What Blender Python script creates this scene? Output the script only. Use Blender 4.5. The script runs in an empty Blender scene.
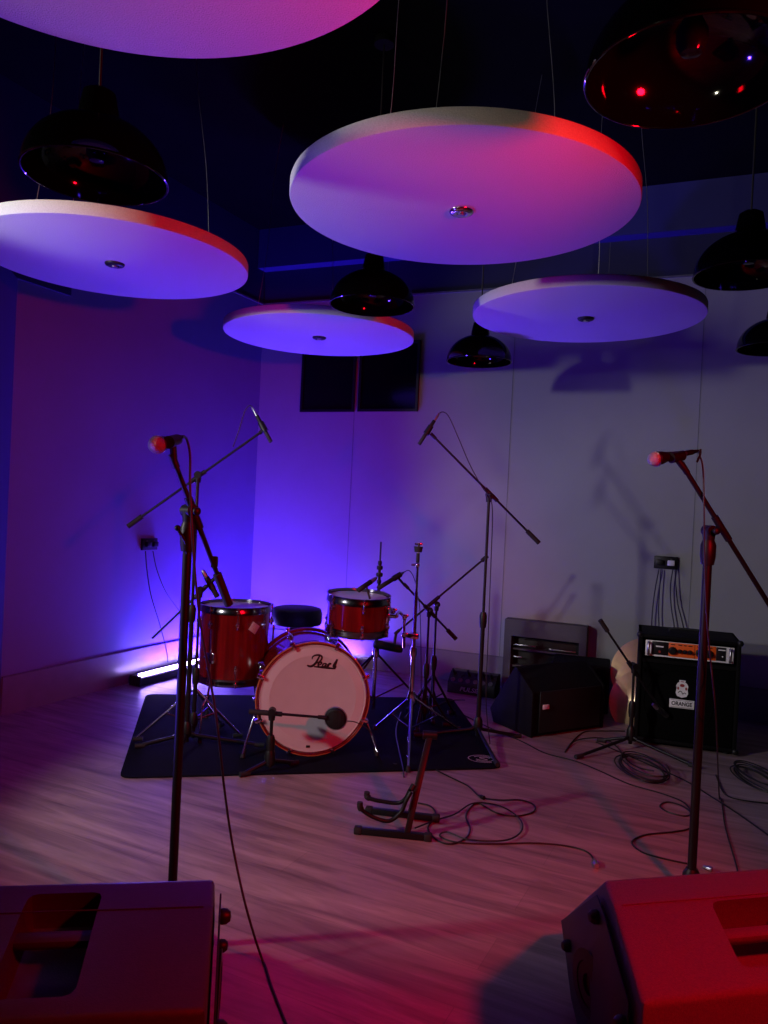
import bpy, bmesh, math, random
from mathutils import Vector as V, Matrix
random.seed(7)
C = bpy.context.scene.collection
PI = math.pi
# ------------------------------------------------------------------ camera
F, PITCH, ROLL, H = 760.0, 0.01, 0.047, 1.35
cr, sr, cpi, spi = math.cos(ROLL), math.sin(ROLL), math.cos(PITCH), math.sin(PITCH)
CAM = V((0, 0, H))

def ray(u, v):
    x = (u - 384) / F; y = (v - 512) / F
    X = cr * x + sr * y; Y = -sr * x + cr * y
    return V((X, cpi - spi * Y, -(spi + cpi * Y)))
def fl(u, v, z=0.0):                       # point of the photo on a horizontal plane
    d = ray(u, v); return CAM + d * ((z - H) / d.z)
def at(u, v, y):                           # point of the photo at a given depth
    d = ray(u, v); return CAM + d * (y / d.y)
def on(u, v, p, n):                        # point of the photo on a plane
    d = ray(u, v); return CAM + d * ((p - CAM).dot(n) / d.dot(n))

cam = bpy.data.cameras.new('camera'); camo = bpy.data.objects.new('camera', cam); C.objects.link(camo)
def camvec(x, y, z):
    X = cr * x + sr * y; Y = -sr * x + cr * y
    return V((X, cpi * z - spi * Y, -(spi * z + cpi * Y)))
rx, up, bk = camvec(1, 0, 0), camvec(0, -1, 0), camvec(0, 0, -1)
M = Matrix((rx, up, bk)).transposed().to_4x4(); M.translation = CAM
camo.matrix_world = M
cam.sensor_fit = 'HORIZONTAL'; cam.sensor_width = 36; cam.lens = 36 * F / 768
cam.clip_start = 0.05
bpy.context.scene.camera = camo

# ------------------------------------------------------------------ materials
def mat(name, col, rough=0.5, metal=0.0, noise=0.0, nscale=20, bump=0.0, bscale=200, spec=0.5, emit=None, estr=0, coat=0):
    m = bpy.data.materials.new(name); m.use_nodes = True
    nt = m.node_tree; b = nt.nodes['Principled BSDF']
    b.inputs['Base Color'].default_value = (*col, 1); b.inputs['Roughness'].default_value = rough
    b.inputs['Metallic'].default_value = metal; b.inputs['Specular IOR Level'].default_value = spec
    b.inputs['Coat Weight'].default_value = coat
    tc = nt.nodes.new('ShaderNodeTexCoord')
    if noise:
        n = nt.nodes.new('ShaderNodeTexNoise'); n.inputs['Scale'].default_value = nscale; n.inputs['Detail'].default_value = 4
        nt.links.new(tc.outputs['Object'], n.inputs['Vector'])
        r = nt.nodes.new('ShaderNodeValToRGB')
        r.color_ramp.elements[0].position = 0.3; r.color_ramp.elements[1].position = 0.7
        r.color_ramp.elements[0].color = (*[c * (1 - noise) for c in col], 1)
        r.color_ramp.elements[1].color = (*[min(1, c * (1 + noise)) for c in col], 1)
        nt.links.new(n.outputs['Fac'], r.inputs['Fac']); nt.links.new(r.outputs['Color'], b.inputs['Base Color'])
    if bump:
        n2 = nt.nodes.new('ShaderNodeTexNoise'); n2.inputs['Scale'].default_value = bscale; n2.inputs['Detail'].default_value = 3
        nt.links.new(tc.outputs['Object'], n2.inputs['Vector'])
        bp = nt.nodes.new('ShaderNodeBump'); bp.inputs['Strength'].default_value = bump; bp.inputs['Distance'].default_value = 0.004
        nt.links.new(n2.outputs['Fac'], bp.inputs['Height']); nt.links.new(bp.outputs['Normal'], b.inputs['Normal'])
    if emit:
        b.inputs['Emission Color'].default_value = (*emit, 1); b.inputs['Emission Strength'].default_value = estr
    return m

def wood_floor():
    m = mat('floor_planks', (.4, .3, .28), .38); nt = m.node_tree; b = nt.nodes['Principled BSDF']
    tc = nt.nodes.new('ShaderNodeTexCoord'); mp = nt.nodes.new('ShaderNodeMapping')
    mp.inputs['Rotation'].default_value = (0, 0, math.atan(.42) + .06)
    nt.links.new(tc.outputs['Object'], mp.inputs['Vector'])
    br = nt.nodes.new('ShaderNodeTexBrick'); br.offset = .37; br.offset_frequency = 2
    br.inputs['Scale'].default_value = 1; br.inputs['Brick Width'].default_value = 1.3; br.inputs['Row Height'].default_value = .19
    br.inputs['Mortar Size'].default_value = .0015; br.inputs['Mortar Smooth'].default_value = .1
    br.inputs['Color1'].default_value = (.30, .22, .22, 1); br.inputs['Color2'].default_value = (.37, .275, .27, 1)
    br.inputs['Mortar'].default_value = (.26, .2, .19, 1)
    nt.links.new(mp.outputs['Vector'], br.inputs['Vector'])
    mp2 = nt.nodes.new('ShaderNodeMapping'); mp2.inputs['Scale'].default_value = (.7, 7, 1)
    nt.links.new(mp.outputs['Vector'], mp2.inputs['Vector'])
    n = nt.nodes.new('ShaderNodeTexNoise'); n.inputs['Scale'].default_value = 2.2; n.inputs['Detail'].default_value = 7; n.inputs['Roughness'].default_value = .62
    n.inputs['Distortion'].default_value = .6
    nt.links.new(mp2.outputs['Vector'], n.inputs['Vector'])
    r = nt.nodes.new('ShaderNodeValToRGB'); r.color_ramp.elements[0].position = .3; r.color_ramp.elements[1].position = .7
    r.color_ramp.elements[0].color = (.42, .37, .38, 1); r.color_ramp.elements[1].color = (1.25, 1.2, 1.2, 1)
    nt.links.new(n.outputs['Fac'], r.inputs['Fac'])
    mx = nt.nodes.new('ShaderNodeMix'); mx.data_type = 'RGBA'; mx.blend_type = 'MULTIPLY'; mx.inputs['Factor'].default_value = 1
    nt.links.new(br.outputs['Color'], mx.inputs['A']); nt.links.new(r.outputs['Color'], mx.inputs['B'])
    nt.links.new(mx.outputs['Result'], b.inputs['Base Color'])
    bp = nt.nodes.new('ShaderNodeBump'); bp.inputs['Strength'].default_value = .12; bp.inputs['Distance'].default_value = .003
    nt.links.new(n.outputs['Fac'], bp.inputs['Height']); nt.links.new(bp.outputs['Normal'], b.inputs['Normal'])
    return m

def lacquer():
    m = mat('red_lacquer', (.3, .012, .012), .16, coat=.6); nt = m.node_tree; b = nt.nodes['Principled BSDF']
    tc = nt.nodes.new('ShaderNodeTexCoord'); mp = nt.nodes.new('ShaderNodeMapping'); mp.inputs['Scale'].default_value = (30, 30, 2)
    nt.links.new(tc.outputs['Object'], mp.inputs['Vector'])
    n = nt.nodes.new('ShaderNodeTexNoise'); n.inputs['Scale'].default_value = 1.5; n.inputs['Detail'].default_value = 5
    nt.links.new(mp.outputs['Vector'], n.inputs['Vector'])
    r = nt.nodes.new('ShaderNodeValToRGB')
    r.color_ramp.elements[0].position = .35; r.color_ramp.elements[0].color = (.11, .003, .004, 1)
    r.color_ramp.elements[1].position = .7; r.color_ramp.elements[1].color = (.19, .005, .006, 1)
    nt.links.new(n.outputs['Fac'], r.inputs['Fac']); nt.links.new(r.outputs['Color'], b.inputs['Base Color'])
    return m

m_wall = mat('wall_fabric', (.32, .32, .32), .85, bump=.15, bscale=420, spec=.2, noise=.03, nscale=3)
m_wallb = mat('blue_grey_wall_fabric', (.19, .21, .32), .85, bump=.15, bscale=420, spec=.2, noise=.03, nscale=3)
m_wall2 = mat('wall_shade_tone', (.04, .04, .1), .85, noise=.04, nscale=2, spec=.2)  # dark colour holds the shade that falls on the upper walls
m_wall3 = mat('bulkhead_shade_tone', (.05, .05, .2), .85, noise=.04, nscale=2, spec=.2)  # bluish dark colour imitates a bulkhead the white light misses
m_dark_wall = mat('dark_wall_paint', (.03, .03, .035), .9, noise=.1, nscale=3)
m_ceil = mat('black_ceiling_paint', (.003, .003, .0035), .95, noise=.2, nscale=5, spec=.1)
m_floor = wood_floor()
m_base = mat('skirting_vinyl', (.18, .175, .19), .35, noise=.06, nscale=12)
m_groove = mat('panel_gap', (.14, .14, .15), .8, noise=.2, nscale=30)
m_felt = mat('acoustic_felt', (.64, .63, .63), .95, noise=.09, nscale=240, bump=.5, bscale=260, spec=.1)
m_pend = mat('pendant_black_enamel', (.0012, .0012, .0014), .06, noise=.1, nscale=4)
m_blk = mat('black_plastic', (.008, .008, .009), .45, spec=.35, noise=.15, nscale=60)
m_blkmatte = mat('black_rubber', (.012, .012, .013), .75, noise=.2, nscale=80)
m_stand = mat('black_stand_metal', (.007, .007, .008), .42, spec=.3, noise=.15, nscale=50)
m_chrome = mat('chrome', (.75, .75, .77), .14, 1.0, noise=.05, nscale=20)
m_steel = mat('brushed_steel', (.5, .5, .52), .32, 1.0, noise=.08, nscale=40)
m_red = lacquer()
m_rim = mat('dark_chrome', (.22, .22, .25), .18, 1.0, noise=.05, nscale=20)
m_hoop = mat('wooden_hoop', (.42, .13, .05), .25, noise=.25, nscale=25, coat=.4)
m_head = mat('coated_drumhead', (.55, .53, .54), .55, noise=.03, nscale=14, bump=.1, bscale=300)
m_head2 = mat('drumhead_ring', (.60, .57, .58), .5, noise=.03, nscale=14)
m_clear = mat('clear_blue_drumhead', (.5, .5, .55), .25, noise=.04, nscale=12)
m_ink = mat('black_lettering', (.006, .006, .006), .5, noise=.1, nscale=40)
m_white = mat('white_print', (.92, .91, .9), .5, noise=.03, nscale=40)
m_mat = mat('drum_rug_pile', (.007, .007, .012), .95, noise=.4, nscale=160, bump=.6, bscale=500, spec=.05)
m_tolex = mat('black_tolex', (.004, .0038, .004), .7, spec=.12, noise=.3, nscale=300, bump=.6, bscale=350)
m_cloth = mat('grille_cloth', (.0025, .0025, .0025), .95, noise=.3, nscale=400, bump=.4, bscale=500, spec=.08)
m_orange = mat('orange_faceplate', (1.0, .14, .015), .45, noise=.05, nscale=30)
m_cab = mat('speaker_textured_paint', (.11, .105, .11), .55, noise=.15, nscale=220, bump=.6, bscale=420)
m_cab_shade = mat('speaker_shade_black', (.035, .034, .038), .4, noise=.1, nscale=90, bump=.15, bscale=300)  # darker speaker colour stands in for weaker red light on the left monitor
m_grill = mat('speaker_grille_steel', (.01, .01, .011), .55, .2, noise=.4, nscale=380)
m_bronze = mat('cymbal_bronze', (.85, .64, .34), .34, .85, noise=.07, nscale=20)
m_grey = mat('grey_laminate', (.07, .067, .074), .6, noise=.05, nscale=18)
m_grey2 = mat('pale_print', (.4, .39, .4), .7, noise=.1, nscale=40)
m_void = mat('dark_recess', (.004, .004, .005), .6, noise=.2, nscale=20)
m_glass = mat('dark_window_glass', (.003, .003, .005), .12, noise=.1, nscale=6, spec=.3)
m_leather = mat('black_vinyl_seat', (.01, .01, .012), .5, noise=.2, nscale=60, bump=.2, bscale=120)
m_cable = mat('black_cable_rubber', (.012, .011, .012), .5, noise=.2, nscale=60)
m_mesh = mat('silver_mic_mesh', (.45, .44, .43), .4, .6, noise=.35, nscale=900, bump=.8, bscale=900)
m_tube = mat('violet_led_tube', (.8, .8, .9), .4, emit=(.42, .28, 1.0), estr=90)
m_badge = mat('shell_badge', (.55, .45, .42), .5, noise=.3, nscale=200)
m_crestred = mat('crest_red', (.35, .03, .03), .5, noise=.1, nscale=80)
m_wire = mat('steel_wire', (.6, .6, .62), .3, .9, noise=.05, nscale=30)

# ------------------------------------------------------------------ mesh builder
def frame(d):
    d = V(d).normalized()
    a = V((0, 0, 1)) if abs(d.z) < .9 else V((1, 0, 0))
    x = a.cross(d).normalized(); y = d.cross(x)
    return x, y, d
def smooth_path(pts, n=6, closed=False):
    pts = [V(p) for p in pts]; out = []; L = len(pts)
    rng = range(L if closed else L - 1)
    for i in rng:
        if closed: p0, p1, p2, p3 = pts[i - 1], pts[i], pts[(i + 1) % L], pts[(i + 2) % L]
        else: p0, p1, p2, p3 = pts[max(i - 1, 0)], pts[i], pts[i + 1], pts[min(i + 2, L - 1)]
        for k in range(n):
            t = k / n
            out.append(.5 * ((2 * p1) + (p2 - p0) * t + (2 * p0 - 5 * p1 + 4 * p2 - p3) * t * t + (3 * p1 - p0 - 3 * p2 + p3) * t ** 3))
    if not closed: out.append(pts[-1])
    return out
origin = {}
RUGP = [fl(119, 779), fl(503, 769), fl(452, 699), fl(146, 695)]
def gz(p):                                  # height of the ground: rug pile inside the rug
    ins = False
    for i in range(4):
        a, b = RUGP[i], RUGP[i - 1]
        if (a.y > p.y) != (b.y > p.y) and p.x < (b.x - a.x) * (p.y - a.y) / (b.y - a.y) + a.x: ins = not ins
    return .0085 if ins else 0.0
class MB:
    def __init__(s): s.b = bmesh.new()
    def ring(s, c, x, y, r, n): return [s.b.verts.new(c + x * (r * math.cos(2 * PI * k / n)) + y * (r * math.sin(2 * PI * k / n))) for k in range(n)]
    def skin(s, A, B):
        n = len(A)
        for k in range(n): s.b.faces.new((A[k], A[(k + 1) % n], B[(k + 1) % n], B[k]))
    def cyl(s, p0, p1, r0, r1=None, n=14):
        p0, p1 = V(p0), V(p1); r1 = r0 if r1 is None else r1
        x, y, d = frame(p1 - p0)
        A = s.ring(p0, x, y, r0, n); B = s.ring(p1, x, y, r1, n); s.skin(A, B)
        s.b.faces.new(A[::-1]); s.b.faces.new(B); return s
    def tube(s, pts, r, n=7, sm=0, closed=False):
        pts = [V(p) for p in pts]
        if sm: pts = smooth_path(pts, sm, closed)
        L = len(pts); prev = None; first = None; x = None
        for i, p in enumerate(pts):
            if closed: d = pts[(i + 1) % L] - pts[i - 1]
            else: d = pts[min(i + 1, L - 1)] - pts[max(i - 1, 0)]
            if d.length < 1e-9: d = V((0, 0, 1))
            d.normalize()
            if x is None: x = frame(d)[0]
            else:
                x = x - d * x.dot(d)
                x = x.normalized() if x.length > 1e-6 else frame(d)[0]
            y = d.cross(x); rr = r(i / max(1, L - 1)) if callable(r) else r
            R = s.ring(p, x, y, rr, n)
            if prev: s.skin(prev, R)
            else: first = R
            prev = R
        if closed: s.skin(prev, first)
        else: s.b.faces.new(first[::-1]); s.b.faces.new(prev)
        return s
    def lathe(s, prof, o, axis=(0, 0, 1), n=40):          # prof: (r, h) along the axis; r=0 closes
        x, y, d = frame(axis); o = V(o); prev = None
        for r, h in prof:
            c = o + d * h
            R = [s.b.verts.new(c)] if r < 1e-7 else s.ring(c, x, y, r, n)
            if prev:
                if len(prev) == 1 and len(R) > 1:
                    for k in range(n): s.b.faces.new((prev[0], R[(k + 1) % n], R[k])[::-1] if False else (prev[0], R[k], R[(k + 1) % n])[::-1])
                elif len(R) == 1 and len(prev) > 1:
                    for k in range(n): s.b.faces.new((prev[k], prev[(k + 1) % n], R[0]))
                elif len(R) > 1: s.skin(prev, R)
            prev = R
        return s
    def box(s, c, size, X=(1, 0, 0), Y=(0, 1, 0), Z=(0, 0, 1), bev=0.0):
        c = V(c); X, Y, Z = V(X).normalized(), V(Y).normalized(), V(Z).normalized()
        a, b_, h = [k / 2 for k in size]
        vs = [s.b.verts.new(c + X * (i * a) + Y * (j * b_) + Z * (k * h)) for i in (-1, 1) for j in (-1, 1) for k in (-1, 1)]
        q = [(0, 1, 3, 2), (4, 6, 7, 5), (0, 4, 5, 1), (2, 3, 7, 6), (0, 2, 6, 4), (1, 5, 7, 3)]
        fs = [s.b.faces.new([vs[i] for i in f]) for f in q]
        if bev:
            es = list({e for f in fs for e in f.edges})
            bmesh.ops.bevel(s.b, geom=es, offset=bev, segments=2, profile=.5, affect='EDGES')
        return s
    def prism(s, poly, ext, bev=0.0):
        ext = V(ext); A = [s.b.verts.new(V(p)) for p in poly]; B = [s.b.verts.new(V(p) + ext) for p in poly]
        fs = [s.b.faces.new(A[::-1]), s.b.faces.new(B)]; n = len(A)
        for k in range(n): fs.append(s.b.faces.new((A[k], A[(k + 1) % n], B[(k + 1) % n], B[k])))
        if bev:
            es = list({e for f in fs for e in f.edges})
            bmesh.ops.bevel(s.b, geom=es, offset=bev, segments=2, profile=.5, affect='EDGES')
        return s
    def sph(s, c, r, axis=(0, 0, 1), sq=1.0, n=20):
        prof = [(r * math.sin(PI * k / 12) if 0 < k < 12 else 0, -r * sq * math.cos(PI * k / 12)) for k in range(13)]
        return s.lathe(prof, c, axis, n)
    def torus(s, c, axis, R, r, n=40, m=8):
        x, y, d = frame(axis); c = V(c)
        return s.tube([c + x * (R * math.cos(2 * PI * k / n)) + y * (R * math.sin(2 * PI * k / n)) for k in range(n)], r, m, closed=True)
    def text(s, txt, O, ux, uy, h, w=None, depth=.0012, bold=0.0, shear=0.0):
        cu = bpy.data.curves.new('t', 'FONT'); cu.body = txt; cu.size = 1; cu.offset = bold; cu.shear = shear
        ob = bpy.data.objects.new('t', cu); C.objects.link(ob)
        dg = bpy.context.evaluated_depsgraph_get(); me = bpy.data.meshes.new_from_object(ob.evaluated_get(dg))
        ob2 = [v.co.copy() for v in me.vertices]
        x0 = min(p.x for p in ob2); x1 = max(p.x for p in ob2); y0 = min(p.y for p in ob2); y1 = max(p.y for p in ob2)
        ux, uy = V(ux).normalized(), V(uy).normalized(); nz = ux.cross(uy); k = h / (y1 - y0); kx = k if w is None else w / (x1 - x0)
        vs = [s.b.verts.new(V(O) + ux * ((p.x - x0) * kx) + uy * ((p.y - y0) * k) + nz * depth) for p in ob2]
        for f in me.polygons:
            try: s.b.faces.new([vs[i] for i in f.vertices])
            except ValueError: pass
        bpy.data.objects.remove(ob); bpy.data.meshes.remove(me); bpy.data.curves.remove(cu)
        return s
    def build(s, name, m, parent=None, flat=False, recalc=True):
        o0 = origin.get(parent.name, V((0, 0, 0))) if parent else V((0, 0, 0))
        if parent is None:                       # top-level mesh: origin at its base
            lo = [min(v.co[i] for v in s.b.verts) for i in range(3)]; hi = [max(v.co[i] for v in s.b.verts) for i in range(3)]
            o0 = V(((lo[0] + hi[0]) / 2, (lo[1] + hi[1]) / 2, lo[2]))
        for v in s.b.verts: v.co -= o0
        if recalc: bmesh.ops.recalc_face_normals(s.b, faces=s.b.faces)
        me = bpy.data.meshes.new(name); s.b.to_mesh(me); s.b.free()
        if not flat:
            for p in me.polygons: p.use_smooth = True
            me.set_sharp_from_angle(angle=math.radians(38))
        me.materials.append(m); o = bpy.data.objects.new(name, me); C.objects.link(o)
        if parent: o.parent = parent
        else: o.location = o0
        origin[o.name] = o0
        return o

def thing(name, label, cat, loc, group=None):
    o = bpy.data.objects.new(name, None); C.objects.link(o); o.empty_display_size = .05
    o.location = V(loc); origin[o.name] = V(loc); o['label'] = label; o['category'] = cat
    if group: o['group'] = group
    return o
def tag(o, label, cat, group=None):
    o['label'] = label; o['category'] = cat
    if group: o['group'] = group
    return o
def struct(o): o['kind'] = 'structure'; return o
def plabel(o, l): o['label'] = l; return o
Z = V((0, 0, 1))

# ------------------------------------------------------------------ the room
DL = V((.43328, .90126, 0)); NL = V((.90126, -.43328, 0))          # left wall direction and inward normal
PL = V((-2.201, 4.459, 0))
DB = V((1, -.42, 0)).normalized(); NB = V((-.42, -1, 0)).normalized()   # back wall direction and inward normal
CO = V((-1.137, 6.672, 0))
ZC, ZG, ZBK = 3.66, 3.04, 3.33
P_R = CO + DB * (5.4 / DB.x); P_R.z = 0                              # back wall meets right wall
XR = P_R.x
LN = CO - DL * 10.6
floor_poly = [CO, P_R, V((XR, LN.y, 0)), LN]
fo = [(CO + (p - CO) * 1.0) for p in floor_poly]
struct(MB().prism([p + V((0, 0, -.06)) for p in fo], (0, 0, .06)).build('floor', m_floor, flat=True))
struct(MB().prism([p + V((0, 0, ZC)) for p in fo], (0, 0, .06)).build('ceiling', m_ceil, flat=True))
def wall(name, a, b, m, z0=0, z1=ZC, t=.1):
    a, b = V(a), V(b); d = (b - a).normalized(); n = V((-d.y, d.x, 0))   # thickness away on the left of a->b
    return struct(MB().prism([a + V((0, 0, z0)), b + V((0, 0, z0)), b + n * t + V((0, 0, z0)), a + n * t + V((0, 0, z0))], (0, 0, z1 - z0)).build(name, m, flat=True))
wall('wall_back', CO, P_R, m_wall, 0, ZC)
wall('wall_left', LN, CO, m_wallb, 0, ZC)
wall('wall_right', P_R, V((XR, LN.y, 0)), m_dark_wall)
wall('wall_front', V((XR, LN.y, 0)), LN, m_dark_wall)
# near end of the left wall: a boxed pier whose face turns towards the back corner
pq = PL + DL * -.005
pier = [pq, pq + V((.24, -.9, 0)), pq + V((-.5, -1.0, 0))]
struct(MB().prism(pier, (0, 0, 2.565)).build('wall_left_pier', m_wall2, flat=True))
# skirting
def strip(name, a, d, n, l0, l1, z0, z1, t, m, off=0.0):
    a = V(a); p = [a + d * l0 + n * off, a + d * l1 + n * off, a + d * l1 + n * (off + t), a + d * l0 + n * (off + t)]
    return struct(MB().prism([q + V((0, 0, z0)) for q in p], (0, 0, z1 - z0)).build(name, m, flat=True))
LL = (PL - CO).dot(DL)
strip('baseboard_left', CO, DL, NL, LL, -.012, 0, .225, .01, m_base)
strip('baseboard_back', CO, DB, NB, 0, 5.8, 0, .225, .01, m_base)
strip('trim_1', CO, DL, NL, LL, -.012, .225, .231, .012, m_groove)
strip('trim_2', CO, DB, NB, 0, 5.8, .225, .231, .012, m_groove)
strip('trim_3', CO, DL, NL, LL, 0, ZG, ZG + .014, .012, m_groove)
strip('trim_4', CO, DB, NB, 0, 5.8, ZG, ZG + .014, .012, m_groove)
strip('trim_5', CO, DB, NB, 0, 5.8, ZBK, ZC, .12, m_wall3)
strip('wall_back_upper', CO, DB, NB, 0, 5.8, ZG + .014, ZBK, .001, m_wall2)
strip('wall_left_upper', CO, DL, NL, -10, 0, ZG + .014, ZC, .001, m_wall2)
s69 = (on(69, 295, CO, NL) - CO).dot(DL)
strip('wall_left_upper_panel', CO, DL, NL, -10, s69, 2.565, ZC, .02, m_wall2)           # thin dark facing on the near upper left wall
def seam(name, u, v, z0, z1):
    p = on(u, v, CO, NB); s = (p - CO).dot(DB)
    strip(name, CO, DB, NB, s - .0018, s + .0018, z0, z1, .0015, m_groove)
seam('trim_6', 353, 440, .231, ZG); seam('trim_7', 507, 500, .231, ZG); seam('trim_8', 700, 400, .231, ZG)
seam('trim_9', 388, 270, ZG + .014, ZBK); seam('trim_10', 483, 262, ZG + .014, ZBK); seam('trim_11', 610, 250, ZG + .014, ZBK)
def seam_left(name, u, v, z0, z1):
    p = on(u, v, CO, NL); s = (p - CO).dot(DL)
    strip(name, CO, DL, NL, s - .002, s + .002, z0, z1, .0015, m_groove)
# two square dark windows in the back wall, side by side
def window(name, uv0, uv1):
    a = on(*uv0, CO, NB); b = on(*uv1, CO, NB)
    s0, s1 = (a - CO).dot(DB), (b - CO).dot(DB); z0, z1 = b.z, a.z; g = .02
    w = MB()
    for (q0, q1, w0, w1) in ((s0, s0 + g, z0, z1), (s1 - g, s1, z0, z1), (s0 + g, s1 - g, z0, z0 + g), (s0 + g, s1 - g, z1 - g, z1)):
        c = CO + DB * ((q0 + q1) / 2) + NB * .012 + V((0, 0, (w0 + w1) / 2))
        w.box(c, (q1 - q0, .02, w1 - w0), DB, NB, Z)
    root = struct(w.build(name, m_blk))
    c = CO + DB * ((s0 + s1) / 2) + NB * .006 + V((0, 0, (z0 + z1) / 2))
    MB().box(c, (s1 - s0 - 2 * g, .006, z1 - z0 - 2 * g), DB, NB, Z).build('window_pane', m_glass, root)
window('window_1', (304, 344), (354.5, 412)); window('window_2', (361.5, 343), (418, 411.5))

# ------------------------------------------------------------------ ceiling discs
ZD, RD, TD = 2.392, .6, .055
def disc(label, x, y, wires):
    root = thing('acoustic_disc', label, 'acoustic panel', (x, y, ZD), 'round acoustic ceiling discs')
    o = (x, y, ZD)
    pr = [(0, 0), (RD - .005, 0), (RD - .0015, .0015), (RD, .005), (RD, TD - .01), (RD - .003, TD - .003), (RD - .01, TD), (0, TD)]
    MB().lathe(pr, o, Z, 128).build('felt_panel', m_felt, root)
    pl = MB().lathe([(.012, -.004), (.018, -.012), (.03, -.014), (.04, -.010), (.044, -.004), (.044, 0), (.012, 0)], o, Z, 36).build('centre_plate', m_chrome if wires[0] else m_blk, root)
    MB().cyl((x, y, ZD - .018), (x, y, ZD - .001), .013, n=20).build('centre_bolt', m_steel, pl)
    for ang in wires[1]:
        a = V((x + .42 * math.cos(ang), y + .42 * math.sin(ang), ZD + TD)); b = V((x + .30 * math.cos(ang), y + .30 * math.sin(ang), ZC))
        w = MB().tube([a, a.lerp(b, .35) + V((.012, 0, 0)), a.lerp(b, .7) + V((-.008, 0, 0)), b], .0016, 6, sm=5).build('suspension_wire', m_wire, root)
        MB().cyl(a - V((0, 0, .004)), a + V((0, 0, .03)), .006, n=10).build('wire_gripper', m_steel, w)
    return root
disc('large white felt ceiling disc with a silver centre plate and red-lit right rim', .222, 2.677, (True, (2.4, .5, 4.4)))
disc('white felt disc high over the drums, partly behind a hanging black dome lamp', -.463, 4.843, (False, (1.5, 3.6, 5.7)))
disc('white felt disc hung in front of the grey right-hand back wall, dark centre plate', 1.026, 4.062, (False, (1.2, 3.2, 5.2)))
disc('white felt disc beside the left wall, cut off by the photo edge, dark centre plate', -1.283, 3.486, (False, (.3, 2.5, 4.2)))
disc('pink-lit felt disc nearest the camera at the very top of the photo', -.54, 1.23, (False, (.9, 3.0, 5.0)))

# ------------------------------------------------------------------ pendant lamps
def pendant(label, u, v, y, r, hk=.78):
    c = at(u, v, y); root = thing('pendant_lamp', label, 'ceiling lamp', c, 'black dome pendant lamps')
    hgt = r * hk; pr = []
    pr.append((r - .004, .0)); pr.append((r, 0.0)); pr.append((r, .012))
    for k in range(1, 13):
        a = k / 12 * PI / 2 * .93
        pr.append((max(r * math.cos(a), .05), .012 + hgt * math.sin(a)))
    top = pr[-1][1]
    inner = [(max(rr - .004, .03), hh - .003) for rr, hh in pr[3:]][::-1]
    MB().lathe(pr + [(.03, top)] + [(.03, top - .004)] + inner + [(r - .004, 0)], c, Z, 56).build('shade', m_pend, root)
    MB().torus(c + V((0, 0, .002)), Z, r, .0035, 56, 8).build('rim', m_pend, root)
    MB().lathe([(0, top - .004), (.05, top - .004), (.058, top + .006), (.056, top + .02), (.045, top + .075), (.03, top + .085), (0, top + .085)], c, Z, 28).build('neck_cap', m_pend, root)
    MB().lathe([(0, .045), (.02, .048), (.03, .065), (.03, .09), (.016, .12), (.016, top - .003), (0, top - .003)], c, Z, 20).build('bulb', m_glass, root)
    MB().cyl(c + V((0, 0, top + .08)), V((c.x, c.y, ZC)), .004, n=8).build('cord', m_cable, root)
    MB().cyl(V((c.x, c.y, ZC - .03)), V((c.x, c.y, ZC)), .05, n=24).build('ceiling_rose', m_blk, root)
pendant('black dome pendant lamp above the disc by the left wall', 96, 178, 2.2, .2)
pendant('glossy black dome lamp in front of the disc over the drums', 372, 306, 3.8, .21)
pendant('small black dome lamp in the distance below the right-hand disc edge', 479, 362, 4.75, .2)
pendant('huge shadowy black dome lamp in the upper right corner, nearest the camera', 690, 78, 1.5, .2)
pendant('black dome lamp at the right edge, upper of the two hanging there', 748, 276, 3.04, .205)
pendant('black dome lamp cut by the right edge, lower of the two hanging there', 776, 349, 4.2, .2)

# ------------------------------------------------------------------ LED bars
def led_bar(label, base, d, n, L, off):
    c = V(base) + d * (L / 2) + n * off
    root = thing('led_bar_light', label, 'stage light', (c.x, c.y, 0))
    a = V(base) + n * off
    MB().prism([a + n * -.045, a + n * .05, a + n * .04 + Z * .05, a + n * -.015 + Z * .075, a + n * -.045 + Z * .07], d * L, bev=.004).build('housing', m_blk, root)
    q = a + n * .0115 + Z * .0655; e = (n * .055 - Z * .025).normalized(); nn = d.cross(e); nn = nn if nn.z > 0 else -nn
    MB().box(q + d * (L / 2) + nn * .004, (L * .97, .026, .014), d, e, nn, bev=.003).build('glowing_tube', m_tube, root)
    for t in (.0, 1.0):
        MB().box(a + d * (L * t + (.008 if t else -.008)) + Z * .036, (.016, .1, .072), d, n, Z, bev=.004).build('end_cap', m_blkmatte, root)
    for t in (.2, .8):
        MB().box(a + d * (L * t) + Z * .004 - n * .0, (.03, .12, .008), d, n, Z).build('foot', m_blk, root)
lb0 = on(136, 684, CO + NL * .10, NL)
s0 = (lb0 - CO).dot(DL)
LBASE = CO + DL * s0; LBASE.z = 0
led_bar('glowing violet LED bar lying along the foot of the left wall', LBASE, DL, NL, 1.08, .10)
bb = on(316, 668, CO, NB); s1 = (bb - CO).dot(DB); BBASE = CO + DB * s1; BBASE.z = 0
led_bar('glowing LED bar at the foot of the back wall, mostly hidden behind the bass drum', BBASE, DB, NB, .40, .10)

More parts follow.
